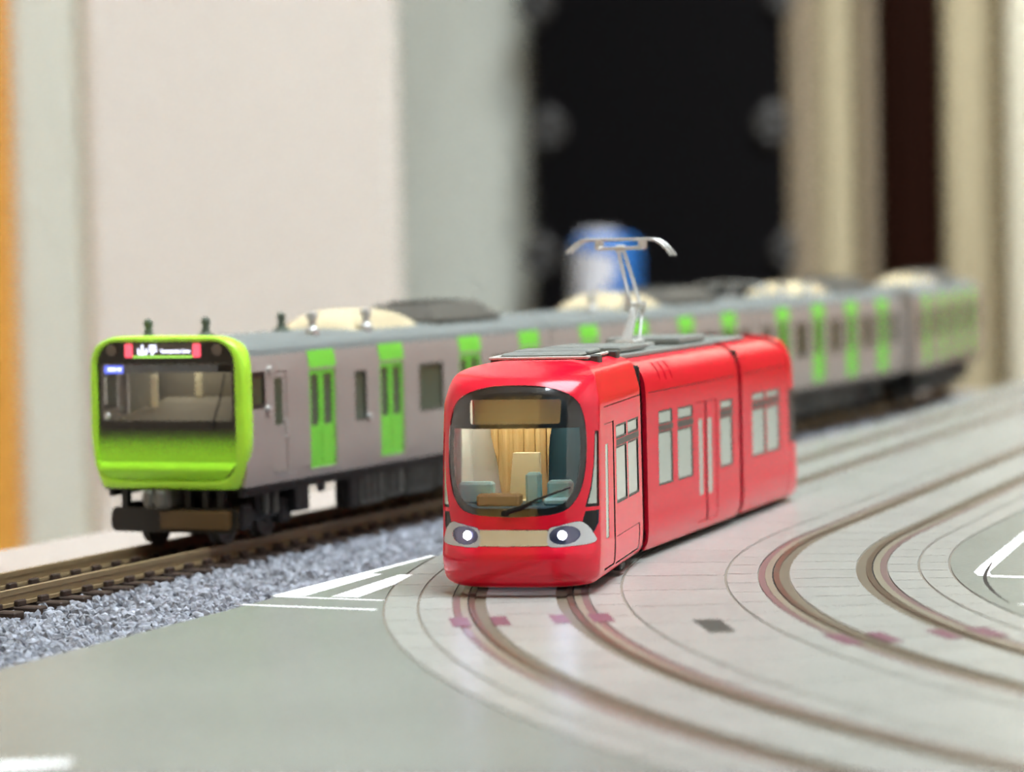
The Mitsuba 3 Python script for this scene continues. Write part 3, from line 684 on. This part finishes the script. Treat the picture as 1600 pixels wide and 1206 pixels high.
        for q, l in ((3.4, 14.4), (9.6, 10.0), (29.5, 10.0)):
            zt = 24.15
            P('antenna', cat(lathe([(0, zt - .1), (1.15, zt - .1), (1.1, zt + .35), (.55, zt + .7), (.42, zt + 1.5), (.55, zt + 1.7), (.55, zt + 2.2), (.25, zt + 2.5), (0, zt + 2.55)], 16).apply_translation([q if q > 12 or q < 9 else q, l, 0])), 'antenna', label='small grey-green roof antenna')
    return out
def place_text(tx, h, l_left, z, s_, bold=False):
    m = meshkit.text_mesh(tx, h, .06, bold)          # x right, y up, z towards viewer
    v = np.array(m.vertices); q = np.stack([s_ - v[:, 2], l_left - v[:, 0], z + v[:, 1]], -1)
    m = tm(q, m.faces); m.fix_normals(); return m
def kanji_bars(l, z, h, s_):
    """two characters written as strokes (mountain, hand)"""
    w = h * .11; bars = []
    def b(x0, x1, y0, y1): bars.append(cbox(s_ - .06, s_, l - x1, l - x0, z + y0, z + y1))
    for o, st in ((0, [(0, w, 0, .6), (.45, .45 + w, 0, 1.0), (.9, .9 + w, 0, .6), (0, 1.0, 0, w)]), (1.25, [(.1, .9, .85, .96), (0.05, .95, .58, .7), (0, 1.0, .3, .42), (.45, .57, 0, .9), (.25, .5, 0, .1)])):
        for x0, x1, y0, y1 in st: b((o + x0) * h, (o + x1) * h, y0 * h, y1 * h)
    return cat(*bars)
# the apron's printed dot fade, in the head car's own frame
_dT = np.array([[math.sin(YAW), -math.cos(YAW)], [math.cos(YAW), math.sin(YAW)]])
NLX, NLY = -math.cos(YAW), math.sin(YAW)
def apron_print(p, n, uv):
    l = (p.x / MM - OT[0]) * NLX + (p.y / MM - OT[1]) * NLY; z = p.z / MM
    k = 5.6
    a, b = (l + z) * k * .5, (l - z) * k * .5
    da, db = a - dr.floor(a) - .5, b - dr.floor(b) - .5
    rad = dr.sqrt(da * da + db * db)
    size = mikit.smoothstep(9.3, 14.4, z) * .66
    return mikit.mix(srgb(172, 248, 48), srgb(40, 36, 28), mikit.smoothstep(size + .06, size - .06, rad) * mikit.smoothstep(10.2, 10.8, z))
mat('apron', mikit.proc(apron_print), 0.35)
def glow(name, col, base=(.02, .02, .02)):
    mat(name, base, .4)
mat('display_back', srgb(96, 90, 84), .3)
GLOWS = {'led_white': [2.4, 2.5, 3.2], 'lime_led': [.5, 1.1, .12], 'led_red': [1.6, .12, .2], 'led_blue': [.12, .2, 1.2], 'cab_fill': [2.0, 1.9, 1.6]}
for q in GLOWS: mat(q, (.1, .1, .1), .4)
def place_car(parts, name, label, fr, group=None):
    k = thing(name, label, 'train car', group)
    for suffix, d, lab_ in parts:
        key = k + '__' + suffix; e = {**d, 'to_world': fr}
        mm = d['bsdf']['id'][4:]
        if mm in GLOWS: e['emitter'] = {'type': 'area', 'radiance': rgb(*GLOWS[mm])}
        scene[key] = e
        if lab_: labels[key] = {'label': lab_}
    return k
head, mid = car_parts(True), car_parts(False)
place_car(head, 'commuter_train_car', 'silver commuter train lead car with a lime green ringed front', FT)
place_car(mid, 'commuter_train_car', 'silver commuter train car second in line, mostly hidden behind the red tram', FT @ T().translate([96.5 * MM, 0, 0]))
k3 = place_car(mid, 'commuter_train_car', 'blurred silver and green train car third in line, just right of the red tram', FT @ T().translate([193 * MM, 0, 0]))
# last visible car stands in the bend
s4 = 338.0; x4, y4, a4 = (float(q) for q in cline(s4))
place_car(mid, 'commuter_train_car', 'farthest blurred train car at the right end of the line, turning away', FT @ T().translate([x4 * MM, y4 * MM, 0]) @ T().rotate([0, 0, 1], math.degrees(a4)) @ T().translate([-48 * MM, -10 * MM, 0]))
# folded pantograph on the third car
fp = cat(cbox(7, 19, 7.2, 12.8, 24.0, 24.5, .2), *[tube([(7.5 + o, l, 24.5), (9 + o, l, 25.6), (12 + o, l, 26.6), (15 + o, l, 26.6), (17.5 + o, l, 25.4)], .28, 8) for l in (8, 12) for o in (0, .8)], tube([(13, 3, 25.6), (13, 4.5, 26.6), (13, 10, 27.0), (13, 15.5, 26.6), (13, 17, 25.6)], .4, 8), tube([(14.6, 3, 25.6), (14.6, 4.5, 26.6), (14.6, 10, 27.0), (14.6, 15.5, 26.6), (14.6, 17, 25.6)], .4, 8))
put(k3 + '__folded_pantograph', fp, 'pale_metal', FT @ T().translate([193 * MM, 0, 0]), label='folded grey pantograph on the roof')

# ------------------------------------------------------------------ the red tram (three jointed sections; local s rearward, l left, z up; s = 0 at the cab corner)
kt = thing('articulated_tram', 'glossy red three section model tram with lit headlights on the curved street track', 'tram')
yF, yM, yR = (math.atan2(13.8 - 8.4, 316.7 - 289.8), math.atan2(27.7 - 14.6, 359.8 - 320.5), math.radians(18.6))
HW = 8.0
def centre(p, yaw): return (p[0] - math.cos(yaw) * HW, p[1] + math.sin(yaw) * HW)
FF, FM, FR = frame(centre((8.4, 289.8), yF), yF), frame(centre((14.6, 320.5), yM), yM), frame(centre((28.3, 362.2), yR), yR)
LF, LM, LR, NB = 27.6, 41.4, 27.6, 4.3
# vertical profile: z, side inset, nose setback
prof = np.array([(.8, 1.5, 2.2), (1.0, .85, 1.2), (1.5, .35, .5), (2.3, .1, .12), (4.3, 0, 0), (4.45, 0, .12), (4.6, .02, .3), (7.5, .02, .55), (12, .04, 1.1), (16, .06, 1.7), (18.2, .1, 2.15), (18.95, .12, 2.35), (19.1, .15, 2.4), (20.3, .45, 3.0), (21.3, .75, 4.2), (21.8, 1.1, 5.4), (22.2, 1.8, 7.2), (22.55, 3.2, 9.6), (22.72, 4.8, 12.6)])
pv = np.r_[0, np.cumsum(np.hypot(np.diff(prof[:, 0]), np.diff(prof[:, 1]) + np.diff(prof[:, 2]) * .35))]
fz, fi, fs = (PchipInterpolator(pv, prof[:, i]) for i in range(3)); VT = pv[-1]
def vz(z): return float(np.interp(z, prof[:, 0], pv))
# plan outline: right side from the gap to the corner, round the nose, left side back to the gap
def plan_s(Y):
    f = lambda y: np.sqrt(np.maximum(1 - (np.abs(y) / 8.3) ** 3.2, 0))
    return -NB * (f(Y) - f(HW)) / (1 - f(HW))
nl = np.linspace(-HW, HW, 241); ns = plan_s(nl)
pl_l = np.r_[[-HW] * 24, nl, [HW] * 24]; pl_s = np.r_[np.linspace(LF, .4, 24), ns, np.linspace(.4, LF, 24)]
pa = np.r_[0, np.cumsum(np.hypot(np.diff(pl_l), np.diff(pl_s)))]; keep = np.r_[True, np.diff(pa) > 1e-9]
pa, pl_l, pl_s = pa[keep], pl_l[keep], pl_s[keep]; AT = pa[-1]; AM = AT / 2
def nose(u, v):
    u = np.clip(np.asarray(u, float), 0, AT); v = np.clip(np.asarray(v, float), 0, VT)
    s = np.interp(u, pa, pl_s); l = np.interp(u, pa, pl_l); ins, back, z = fi(v), fs(v), fz(v)
    k = 13.0
    s2 = np.where(s < k, k + (s - k) * (k + NB - back) / (k + NB), s)
    return np.stack([s2, l * (HW - ins) / HW, z], -1)
uY = lambda Y: float(np.interp(-Y, pl_l[(pa > 20) & (pa < AT - 20)], pa[(pa > 20) & (pa < AT - 20)]))   # Y = to the right seen from the front
front_poly = lambda pts: Polygon([(uY(Y), vz(z)) for Y, z in pts])
uS = lambda s: float(LF - s)            # right side, s rearward
uSL = lambda s: float(AT - LF + s)      # left side
def sheetN(pg, t=.45, st=.5, off=0.0): return fix(sheet(pg, nose, t, st, off))
# is nose's (u, v) normal outward?
_q = nose(np.array([AM]), np.array([vz(10.)])); _du = nose(np.array([AM + .1]), np.array([vz(10.)])) - _q; _dv = nose(np.array([AM]), np.array([vz(10.) + .1])) - _q
SGN = 1.0 if np.cross(_du, _dv)[0][0] < 0 else -1.0
def shN(pg, t=.45, st=.5, off=0.0): return fix(sheet(pg, nose, SGN * t, st, SGN * off))
half = [(0, 20.7), (2.6, 20.6), (4.7, 20.15), (6.05, 19.3), (6.7, 17.9), (6.97, 16), (7.0, 14), (6.85, 12), (6.5, 10.4), (5.95, 9.3), (5.1, 8.5), (3.7, 8.1), (1.8, 7.95), (0, 7.9)]
full = half + [(-a, b) for a, b in half[-2:0:-1]]
ws = smooth_poly([(uY(Y), vz(z)) for Y, z in full], 5)
LAMP_OUT = [(3.5, 5.05), (3.5, 6.7), (4.6, 7.05), (5.6, 7.3), (6.5, 7.35), (7.15, 6.8), (7.55, 6.0), (7.75, 5.4), (7.3, 5.12), (5.6, 5.0)]
lampR, lampL = (smooth_poly([(uY(sg * Y), vz(z)) for Y, z in LAMP_OUT], 5) for sg in (1, -1))
cband = front_poly([(Y, 5.05 + .02 * (abs(Y) / 3.45) ** 2) for Y in np.linspace(-3.46, 3.46, 15)] + [(Y, 6.68) for Y in np.linspace(3.46, -3.46, 15)])
# cab side glass on both nose corners: tall sliver and a small kite below it
def corner_glass(sg):
    sl = front_poly([(sg * Y, z) for Y, z in [(7.64, 16.1), (7.93, 16.0), (7.93, 8.65), (6.85, 8.7), (7.3, 10.6), (7.55, 13)]]).buffer(0)
    kite = front_poly([(sg * Y, z) for Y, z in [(6.85, 8.3), (7.92, 8.3), (7.88, 7.0), (7.35, 5.9), (7.1, 5.75), (6.4, 6.5)]]).buffer(0)
    return sl, kite
glasses = [g_ for sg in (-1, 1) for g_ in corner_glass(sg)]
shell = sbox(0, 0, AT, VT)
def sidepolys(uf):
    r = lambda a, b, z0, z1, rr=.2: rrect(min(uf(a), uf(b)), max(uf(a), uf(b)), vz(z0), vz(z1), rr, 3)
    return dict(door=r(2.9, 9.4, 1.9, 16.5, .15), slot=r(4.2, 5.9, 5.0, 14.4), t1=r(10.9, 17.8, 14.5, 15.95), t2=r(18.6, 25.8, 14.5, 15.95), b1=r(10.7, 17.8, 7.9, 13.75), b2=r(18.5, 25.6, 7.9, 13.75), hatch=r(10.2, 25.4, 1.8, 4.65, .1))
spR, spL = sidepolys(uS), sidepolys(uSL)
holes = [ws, lampR, lampL, cband] + glasses
for sp in (spR, spL): holes += [sp['door'], sp['t1'], sp['t2'], sp['b1'], sp['b2'], sp['hatch']]
for h in holes: shell = shell.difference(h)
shell = shell.difference(sbox(0, vz(18.12), LF - 3, vz(18.12) + .14)).difference(sbox(AT - LF + 3, vz(18.12), AT, vz(18.12) + .14))
P_ = kt + '__'
fb = put(P_ + 'front_section', shN(shell, .5, .5), 'tram_red', FF, 35, label='glossy red front section with rounded nose')
cap = extrude(sbox(-NB + 13.4, -3.4, LF, 3.4), 22.4, 22.7)
put(fb + '__roof_cap', cap, 'tram_red', FF, False)
put(fb + '__cornice_groove', cat(shN(sbox(0, vz(18.0), LF - 2.9, vz(18.4)), .1, 2, -.14), shN(sbox(AT - LF + 2.9, vz(18.0), AT, vz(18.4)), .1, 2, -.14)), 'tram_groove', FF)
# windscreen and what is behind it
wk = put(P_ + 'windscreen', shN(ws.buffer(.05), .12, .4, -.12), 'windscreen', FF, 40, label='large curved windscreen with rounded corners')
band_top = ws.buffer(-.02).intersection(sbox(0, vz(16.75), AT, VT))
signw = front_poly([(-4.6, 17.0), (4.6, 17.0), (4.75, 19.4), (-4.75, 19.4)]).buffer(-.25).buffer(.25)
inner_ws = ws.buffer(-.7).difference(front_poly([(-9, 16.55), (9, 16.55), (9, 16.95), (-9, 16.95)])).intersection(sbox(0, vz(8.75), AT, VT))
put(wk + '__sign_mask', shN(band_top.intersection(ws.buffer(-.3)).difference(signw), .15, .5, -.32), 'tram_black', FF, 40, label='black mask round the sign window')
put(wk + '__black_border', shN(ws.buffer(.25).difference(inner_ws), .15, .5, -.3), 'tram_black', FF, 40, label='black border behind the glass')
def wpath(pts): return [nose(np.array([uY(Y)]), np.array([vz(z)]))[0] + np.array([-.35, 0, 0]) for Y, z in pts]
wv = tube(wpath([(-.6, 8.55), (.9, 9.0), (2.6, 9.7), (4.3, 10.3), (5.6, 10.75)]), .11, 8)
put(wk + '__wiper', cat(wv, tube(wpath([(-.7, 8.35), (.6, 8.7), (1.9, 9.3)]), .17, 8), cyl(wpath([(-.8, 8.3)])[0] - [.1, 0, 0], wpath([(-.8, 8.3)])[0] + [.6, 0, 0], .32, 12)), 'tram_black', FF)
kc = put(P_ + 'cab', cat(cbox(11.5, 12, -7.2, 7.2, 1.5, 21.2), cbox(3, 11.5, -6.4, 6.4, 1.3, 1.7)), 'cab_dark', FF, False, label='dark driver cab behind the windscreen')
put(kc + '__sign_box', cbox(.4, 3.2, -4.7, 4.7, 16.6, 19.7, .2), 'cab_tan', FF, False, label='tan sign box at the top of the cab')
put(kc + '__dashboard', hull([(-1.6, -6.3, 8.0), (-1.6, 6.3, 8.0), (2, -6.3, 8.0), (2, 6.3, 8.0), (-1.2, -6.2, 8.7), (-1.2, 6.2, 8.7), (2, -6.2, 9.0), (2, 6.2, 9.0)]), 'cab_dark', FF, False)
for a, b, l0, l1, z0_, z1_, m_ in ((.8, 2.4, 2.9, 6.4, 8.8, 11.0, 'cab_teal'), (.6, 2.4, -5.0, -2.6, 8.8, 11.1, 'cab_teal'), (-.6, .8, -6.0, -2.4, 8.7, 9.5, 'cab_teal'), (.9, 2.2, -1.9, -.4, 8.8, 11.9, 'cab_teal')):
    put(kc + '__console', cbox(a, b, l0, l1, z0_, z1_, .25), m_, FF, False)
put(kc + '__console', cbox(-.9, 1.2, -.1, 4.2, 8.6, 9.9, .2), 'cab_brown', FF, False)
put(kc + '__seat', cat(hull([(4, -1.3, 8.6), (4, 1.9, 8.6), (5.2, -1.3, 8.6), (5.2, 1.9, 8.6), (5, -1.1, 13.6), (5, 1.6, 13.6), (5.8, -1.1, 13.6), (5.8, 1.6, 13.6)]), cbox(2.6, 5.4, -1.3, 1.9, 8.2, 9.0, .3)), 'cab_cream', FF, False, label='cream driver seat')
def cloth(u, v): return np.stack([9.6 + .32 * np.sin(u * 5.2) + .12 * np.sin(u * 11.), u, v], -1)  # pleats copy the curtain reflection seen on the windscreen
put(kc + '__cloth', fix(sheet(Polygon([(-2.2, 20.2), (5.2, 20.2), (4.6, 15), (3.6, 8), (-.9, 8), (-1.4, 15)]), cloth, .12, .15, 0, 3)), 'cab_tan', FF, True, label='tan pleated sheet imitating the curtain mirrored in the windscreen')
for a, b, m_ in ((3.4, 7.0, 'cab_grey'), (-7.0, -.6, 'cab_dark')): put(kc + '__rear_partition', cbox(10.6, 11.2, a, b, 2, 20.6, .1), m_, FF, False)  # dark half shaped after the figure reflected in the windscreen
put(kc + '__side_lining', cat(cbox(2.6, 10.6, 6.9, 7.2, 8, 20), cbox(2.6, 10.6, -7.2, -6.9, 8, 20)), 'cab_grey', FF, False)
k = put(kc + '__lamp', cbox(2.6, 8.8, -4, 5, 20.6, 20.85), 'cab_fill', FF, False); scene[k]['emitter'] = {'type': 'area', 'radiance': rgb(6.4, 6.3, 5.8)}  # glowing strip added out of sight to light the tram cab
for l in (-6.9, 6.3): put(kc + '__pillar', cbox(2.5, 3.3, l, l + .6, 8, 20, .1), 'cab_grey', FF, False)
# headlights, band
for pg, sg in ((lampR, 1), (lampL, -1)):
    c = 5.0
    lens = smooth_poly([(uY(sg * (c + 1.4 * math.cos(t))), vz(6.1 + .06 * math.cos(t) + .86 * math.sin(t))) for t in np.arange(12) * math.pi / 6], 4)
    hk = put(P_ + 'headlight', shN(pg.difference(lens).buffer(-.04), .5, .4, .03), 'lamp_housing', FF, 40, label='lit headlight in a pale grey housing')
    put(hk + '__reflector', shN(lens.buffer(.3), .12, .3, -.3), 'reflector', FF, 40)
    p0 = nose(np.array([uY(sg * (c - .25 * 1))]), np.array([vz(6.1)]))[0]
    for dx, rr in ((0., .46),):
        b = trimesh.creation.icosphere(subdivisions=2, radius=rr); b.apply_scale([.7, 1, 1]); b.apply_translation(p0 + [.25, dx, 0])
        k = put(hk + '__bulb', b, 'lamp_housing', FF, True); scene[k]['emitter'] = {'type': 'area', 'radiance': rgb(*HEADLIGHT)}
    put(hk + '__lens', shN(lens.buffer(.02), .1, .3, -.02), 'glass', FF, 40)
put(P_ + 'front_band', shN(cband.buffer(-.05), .45, .5, .03), 'cream_band', FF, 40, label='cream band between the headlights')
for i, g_ in enumerate(glasses):
    k = put(P_ + 'corner_glass', shN(g_.buffer(-.02), .2, .4, -.18), 'tram_black', FF, 40, label='black cab side glass on the nose corner')
    if i % 2 == 0:
        b = g_.buffer(-.3)
        if not b.is_empty: put(k + '__pane', shN(big(b), .1, .4, -.1), 'tram_pane', FF, 40)
def side_fit(sp, fr, sh, slots=('slot',), pairs=(('t1', 'b1'), ('t2', 'b2'))):
    dk = put(P_ + 'door', sh(big(sp['door'].buffer(-.13)).difference(shapely.union_all([sp[q] for q in slots])), .35, .8, -.1), 'tram_red', fr, 35)
    put(dk + '__gap', sh(ring(sp['door'].buffer(-.16), .2), .08, 1.5, -.16), 'tram_groove', fr)
    for q in slots: put(dk + '__pane', sh(sp[q].buffer(-.02), .1, .8, -.14), 'tram_pane', fr)
    for t_, b_ in pairs:
        w_ = [sp[q] for q in (t_, b_) if q in sp]
        wk_ = put(P_ + 'window', sh(shapely.union_all([ring(q.buffer(-.22), .2) for q in w_]), .35, .8, -.02), 'tram_frame', fr)
        for q in w_: put(wk_ + '__pane', sh(q.buffer(.03), .1, .8, -.17), 'tram_pane', fr)
    if 'mull' in sp: put(P_ + 'window_band', sh(sp['mull'], .12, 1, .03), 'tram_frame', fr, label='grey band between the upper and lower panes')
for sp in (spR, spL):
    a0, b0 = sp['t1'].bounds, sp['t2'].bounds; u0, u1 = min(a0[0], b0[0]) - .1, max(a0[2], b0[2]) + .1
    sp['mull'] = sbox(u0, vz(13.8), u1, vz(14.45))
    side_fit(sp, FF, shN)
    put(P_ + 'hatch', shN(sp['hatch'].buffer(-.12), .35, 1, -.06), 'tram_red', FF, 35)
    put(P_ + 'hatch_gap', shN(ring(sp['hatch'].buffer(-.16), .2), .08, 1.5, -.16), 'tram_groove', FF)
put(P_ + 'front_section__bulkhead', hull([(q, l, z) for q in (LF - .5, LF) for l, z in [(-7.3, 1), (7.3, 1), (-7.8, 3), (7.8, 3), (-7.8, 19), (7.8, 19), (-6.5, 21.5), (6.5, 21.5)]]), 'tram_black', FF, False)
# middle and rear sections
sprof = [(7.4, .9), (7.8, 1.6), (8, 2.6), (8, 6), (8, 12), (7.97, 17), (7.85, 19.2), (7.45, 20.4), (6.8, 21.2), (5.8, 21.7), (4, 22.0), (0, 22.1)]
sfn, SVL, sz = poly_fn([(-a, b) for a, b in sprof])
def midR(u, v): return sfn(u, v)
def midL(u, v): q = sfn(u, v); q[..., 1] *= -1; return q
def shell_section(fr, L, feats, name, label, rear=False):
    """feats: dict of side polygons by (s0, s1, z0, z1); built on both sides"""
    Rr = lambda a, b, z0, z1, rr=.2: rrect(a, b, sz(z0), sz(z1), rr, 3)
    k_ = None
    for fn, sg in ((midR, 1), (midL, -1)):
        sp = {q: Rr(*f_) for q, f_ in feats.items()}
        sh = lambda pg, t=.45, st=.8, off=0.0, fn=fn, sg=sg: fix(sheet(pg, fn, sg * t, st, sg * off))
        body = sbox(0, 0, L, SVL)
        for q in sp: body = body.difference(sp[q]) if not q.startswith('slot') and q not in ('mull', 'vent') else body
        body = body.difference(sbox(1.2, sz(18.05), L - 1.2, sz(18.05) + .14))
        m = sh(body, .5, 1.2)
        if k_ is None: k_ = put(P_ + name, m, 'tram_red', fr, 35, label=label)
        else: put(k_ + '__left_side', m, 'tram_red', fr, 35)
        put(k_ + '__cornice_groove', sh(sbox(1.2, sz(17.95), L - 1.2, sz(18.35)), .1, 2, -.14), 'tram_groove', fr)
        if 'door' in sp: side_fit(sp, fr, sh, [q for q in sp if q.startswith('slot')], [(f't{i}', f'b{i}') for i in (1, 2, 3) if f'b{i}' in sp])
        else:
            for i in (1, 2):
                w_ = [sp[f't{i}'], sp[f'b{i}']]; wk_ = put(P_ + 'window', sh(shapely.union_all([ring(q.buffer(-.22), .2) for q in w_]), .35, .8, -.02), 'tram_frame', fr)
                for q in w_: put(wk_ + '__pane', sh(q.buffer(.03), .1, .8, -.17), 'tram_pane', fr)
        for q in sp:
            if q.startswith('mull'): put(P_ + 'window_band', sh(sp[q], .12, 1, .03), 'tram_frame', fr)
            if q.startswith('vent'):
                a, c, b, d = sp[q].bounds; n_ = 3
                for i in range(n_): put(k_ + '__vent_slat', sh(sbox(a + (b - a) * i / n_ + .3, c, a + (b - a) * (i + 1) / n_ - .3, d), .15, 1, .1), 'tram_red', fr)
    hp = [(-a, b) for a, b in sprof] + [(a, b) for a, b in sprof[::-1]]
    for s_ in ((0, .5),) if rear else ((0, .5), (L - .5, L)):
        put(k_ + '__bulkhead', hull([(q, l * .96, z - .15) for q in s_ for l, z in hp]), 'tram_black', fr, False)
    return k_
mk_ = shell_section(FM, LM, dict(door=(21.3, 30.6, 1.8, 15.9, .15), slot1=(22.5, 24.3, 5.0, 13.9), slot2=(26.6, 28.6, 4.9, 13.8), t1=(4.9, 10.7, 14.3, 15.9), b1=(4.6, 10.6, 7.6, 13.6), t2=(13.0, 19.6, 14.4, 15.8), b2=(12.7, 19.4, 7.55, 13.4), t3=(32.3, 38.3, 14.35, 15.5), b3=(32.0, 38.1, 7.45, 13.55), mull1=(4.7, 10.8, 13.65, 14.25, .05), mull2=(12.8, 19.6, 13.5, 14.3, .05), mull3=(32.1, 38.3, 13.6, 14.3, .05), vent=(5.9, 13.4, 19.2, 21.2, .1)), 'middle_section', 'red middle section with double doors and three windows')
put(mk_ + '__door_seam', cat(cbox(25.45, 25.6, -8.05, -7.9, 1.9, 15.8)), 'tram_groove', FM, False)
rk_ = shell_section(FR, 24.2, dict(t1=(5.2, 12.1, 14.4, 15.5), b1=(4.9, 11.9, 7.5, 13.5), t2=(12.7, 19.9, 14.4, 15.4), b2=(12.5, 19.6, 7.5, 13.45), mull1=(5.0, 19.8, 13.6, 14.3, .05)), 'rear_section', 'red rear section with a rounded end', True)
# rear nose: the front nose turned round
def tail(u, v):
    q = nose(u, v); s = q[..., 0]
    return np.stack([33.3 - (s + NB), -q[..., 1], q[..., 2] - .35], -1)
tpoly = sbox(LF - 4.6, 0, AT - LF + 4.6, VT)
tg = [Polygon([(AM + sg * x, vz(z)) for x, z in [(AM - LF + 3.4, 15.3), (AM - LF - .9, 15.3), (AM - LF - 1.6, 8.3), (AM - LF + 3.4, 8.3)]]) for sg in (-1, 1)]
tp2 = tpoly.difference(ws)
for q in tg: tp2 = tp2.difference(q)
put(rk_ + '__tail', fix(sheet(tp2, tail, SGN * .5, .8)), 'tram_red', FR, 35)
put(rk_ + '__tail_windscreen', fix(sheet(ws.buffer(.05), tail, SGN * .12, .8, -SGN * .15)), 'tram_black', FR, 35)
for q in tg: put(rk_ + '__tail_corner_glass', fix(sheet(q, tail, SGN * .2, .8, SGN * .04)), 'tram_black', FR, 35)
put(rk_ + '__roof_cap', cbox(12, 27.5, -4.4, 4.4, 21.5, 22.0, .1), 'tram_red', FR, False)
# bellows
for (fr, a, b) in ((FF, LF, LF + 3.6), (FM, LM, LM + 2.4)):
    bm = [cbox(a - .6, b + 1.2, -7.0, 7.0, 1.6, 20.6, .3)]
    n_ = max(2, int((b - a) / .9))
    for i in range(n_):
        x = a + .1 + (b - a - .2) * i / n_
        bm.append(cbox(x, x + .5, -7.45, 7.45, 1.3, 21.2, .2))
    put(P_ + 'bellows', cat(*bm), 'tram_black', fr, False, label='black bellows between two sections')
# roof equipment
put(P_ + 'roof_deck', cbox(12.0, LF + .6, -4.9, 5.2, 22.3, 22.9, .12), 'roof_dark', FF, False, label='grey roof deck on the front section')
for a, b, c, d in ((11.8, LF - 1, -5.1, -4.75), (11.8, LF - 1, 5.0, 5.35), (11.7, 12.1, -5.1, 5.35)):
    put(P_ + 'roof_rail', cbox(a, b, c, d, 22.75, 23.05, .08), 'roof_light', FF, False)
put(P_ + 'roof_unit', cat(cbox(13.5, 18, -3.9, 4.4, 22.8, 23.3, .2), cbox(19.5, 26.5, -3.9, 4.4, 22.8, 23.4, .2)), 'tram_roof', FF, False)
for q in (13.2, 24.6): put(P_ + 'roof_bracket', cbox(q, q + 2.0, -6.0, -4.6, 22.0, 23.1, .15), 'roof_dark', FF, False)
put(P_ + 'roof_deck', cbox(-.4, LM, -5.2, 5.2, 21.8, 22.4, .15), 'tram_roof', FM, False, label='grey roof deck on the middle section')
put(P_ + 'roof_unit', cat(cbox(2, 13, -4.6, 4.6, 22.5, 23.2, .2), cbox(27, 39, -4.6, 4.6, 22.5, 23.3, .2)), 'tram_roof', FM, False)
put(P_ + 'roof_deck', cbox(0, 13, -5.2, 5.2, 21.8, 22.5, .3), 'tram_roof', FR, False, label='grey roof deck on the rear section')
# pantograph on the middle section
pk = put(P_ + 'pantograph', cat(cbox(18.2, 24.5, -2.2, 3.0, 22.5, 22.9, .1), cbox(19.6, 23.5, -1.3, 1.3, 22.8, 23.3, .15)), 'chrome', FM, False, label='raised silver single-arm pantograph')
b0, kn_, tp_ = np.array([20.3, 0, 23.1]), np.array([24.3, 0, 27.2]), np.array([18.6, 0, 33.9])
put(pk + '__lower_arm', cat(hull([b0 + [0, q, r_] for q in (-.55, .55) for r_ in (-.3, .3)] + [kn_ + [0, q, r_] for q in (-.4, .4) for r_ in (-.3, .3)]), cyl(b0 + [2.2, -.9, -.1], kn_ + [.5, -.7, -.4], .2, 8)), 'chrome', FM, False)
put(pk + '__knee', cat(cyl(kn_ + [0, -1.25, 0], kn_ + [0, 1.25, 0], .42, 12), *[cyl(kn_ + [0, q, .5], kn_ + [0, q, -.7], .3, 10) for q in (-1.05, 1.05)]), 'chrome', FM)
put(pk + '__upper_arm', cat(cyl(kn_ + [0, -.62, .2], tp_ + [0, -.3, 0], .24, 8), cyl(kn_ + [0, .62, .2], tp_ + [0, .3, 0], .24, 8), cyl(tp_ + [0, -.5, 0], tp_ + [0, .5, 0], .45, 12)), 'chrome', FM)
hd_ = []
for ds, dz in ((-.9, .0), (.9, .0)):
    pth = [(tp_[0] + ds, l, 34.95 + dz - z) for l, z in ((-6.3, 1.95), (-5.75, 1.2), (-5.1, .55), (-4.4, .12), (-3.8, 0), (0, 0), (3.8, 0), (4.4, .08), (5.1, .4), (5.8, .95), (6.3, 1.45))]
    hd_.append(tube(pth, .19, 8))
put(pk + '__collector_head', cat(*hd_), 'chrome', FM, True, label='twin collector bars with curved horns')
put(pk + '__head_frame', cat(*[cbox(tp_[0] - 1.1, tp_[0] + 1.1, l, l + .5, 33.9, 34.9, .08) for l in (-2.9, 2.3)], cbox(tp_[0] - .3, tp_[0] + .3, -2.9, 2.8, 33.75, 34.15, .08)), 'chrome', FM, False)
# underframes and wheels
for fr, a, b, cs in ((FF, 3.5, LF - 1, (13.0,)), (FM, 1, LM - 1, ()), (FR, 1, 24, (12.0,))):
    uk = put(P_ + 'underframe', cbox(a, b, -6.4, 6.4, .75, 1.9, .2), 'under_black', fr, False)
    for c in cs:
        for q in (-5.5, 5.5):
            put(uk + '__wheelset', cat(*[cyl((c + q, l, 2.05), (c + q, l + 1.2, 2.05), 2.0, 20) for l in (-5.2, 4.0)], cyl((c + q, -5, 2.05), (c + q, 5, 2.05), .4, 8)), 'under_grey', fr)
put(P_ + 'underframe__skirt_step', cbox(14.5, 17.5, -7.6, -6.8, .6, 1.3, .1), 'under_black', FF, False)
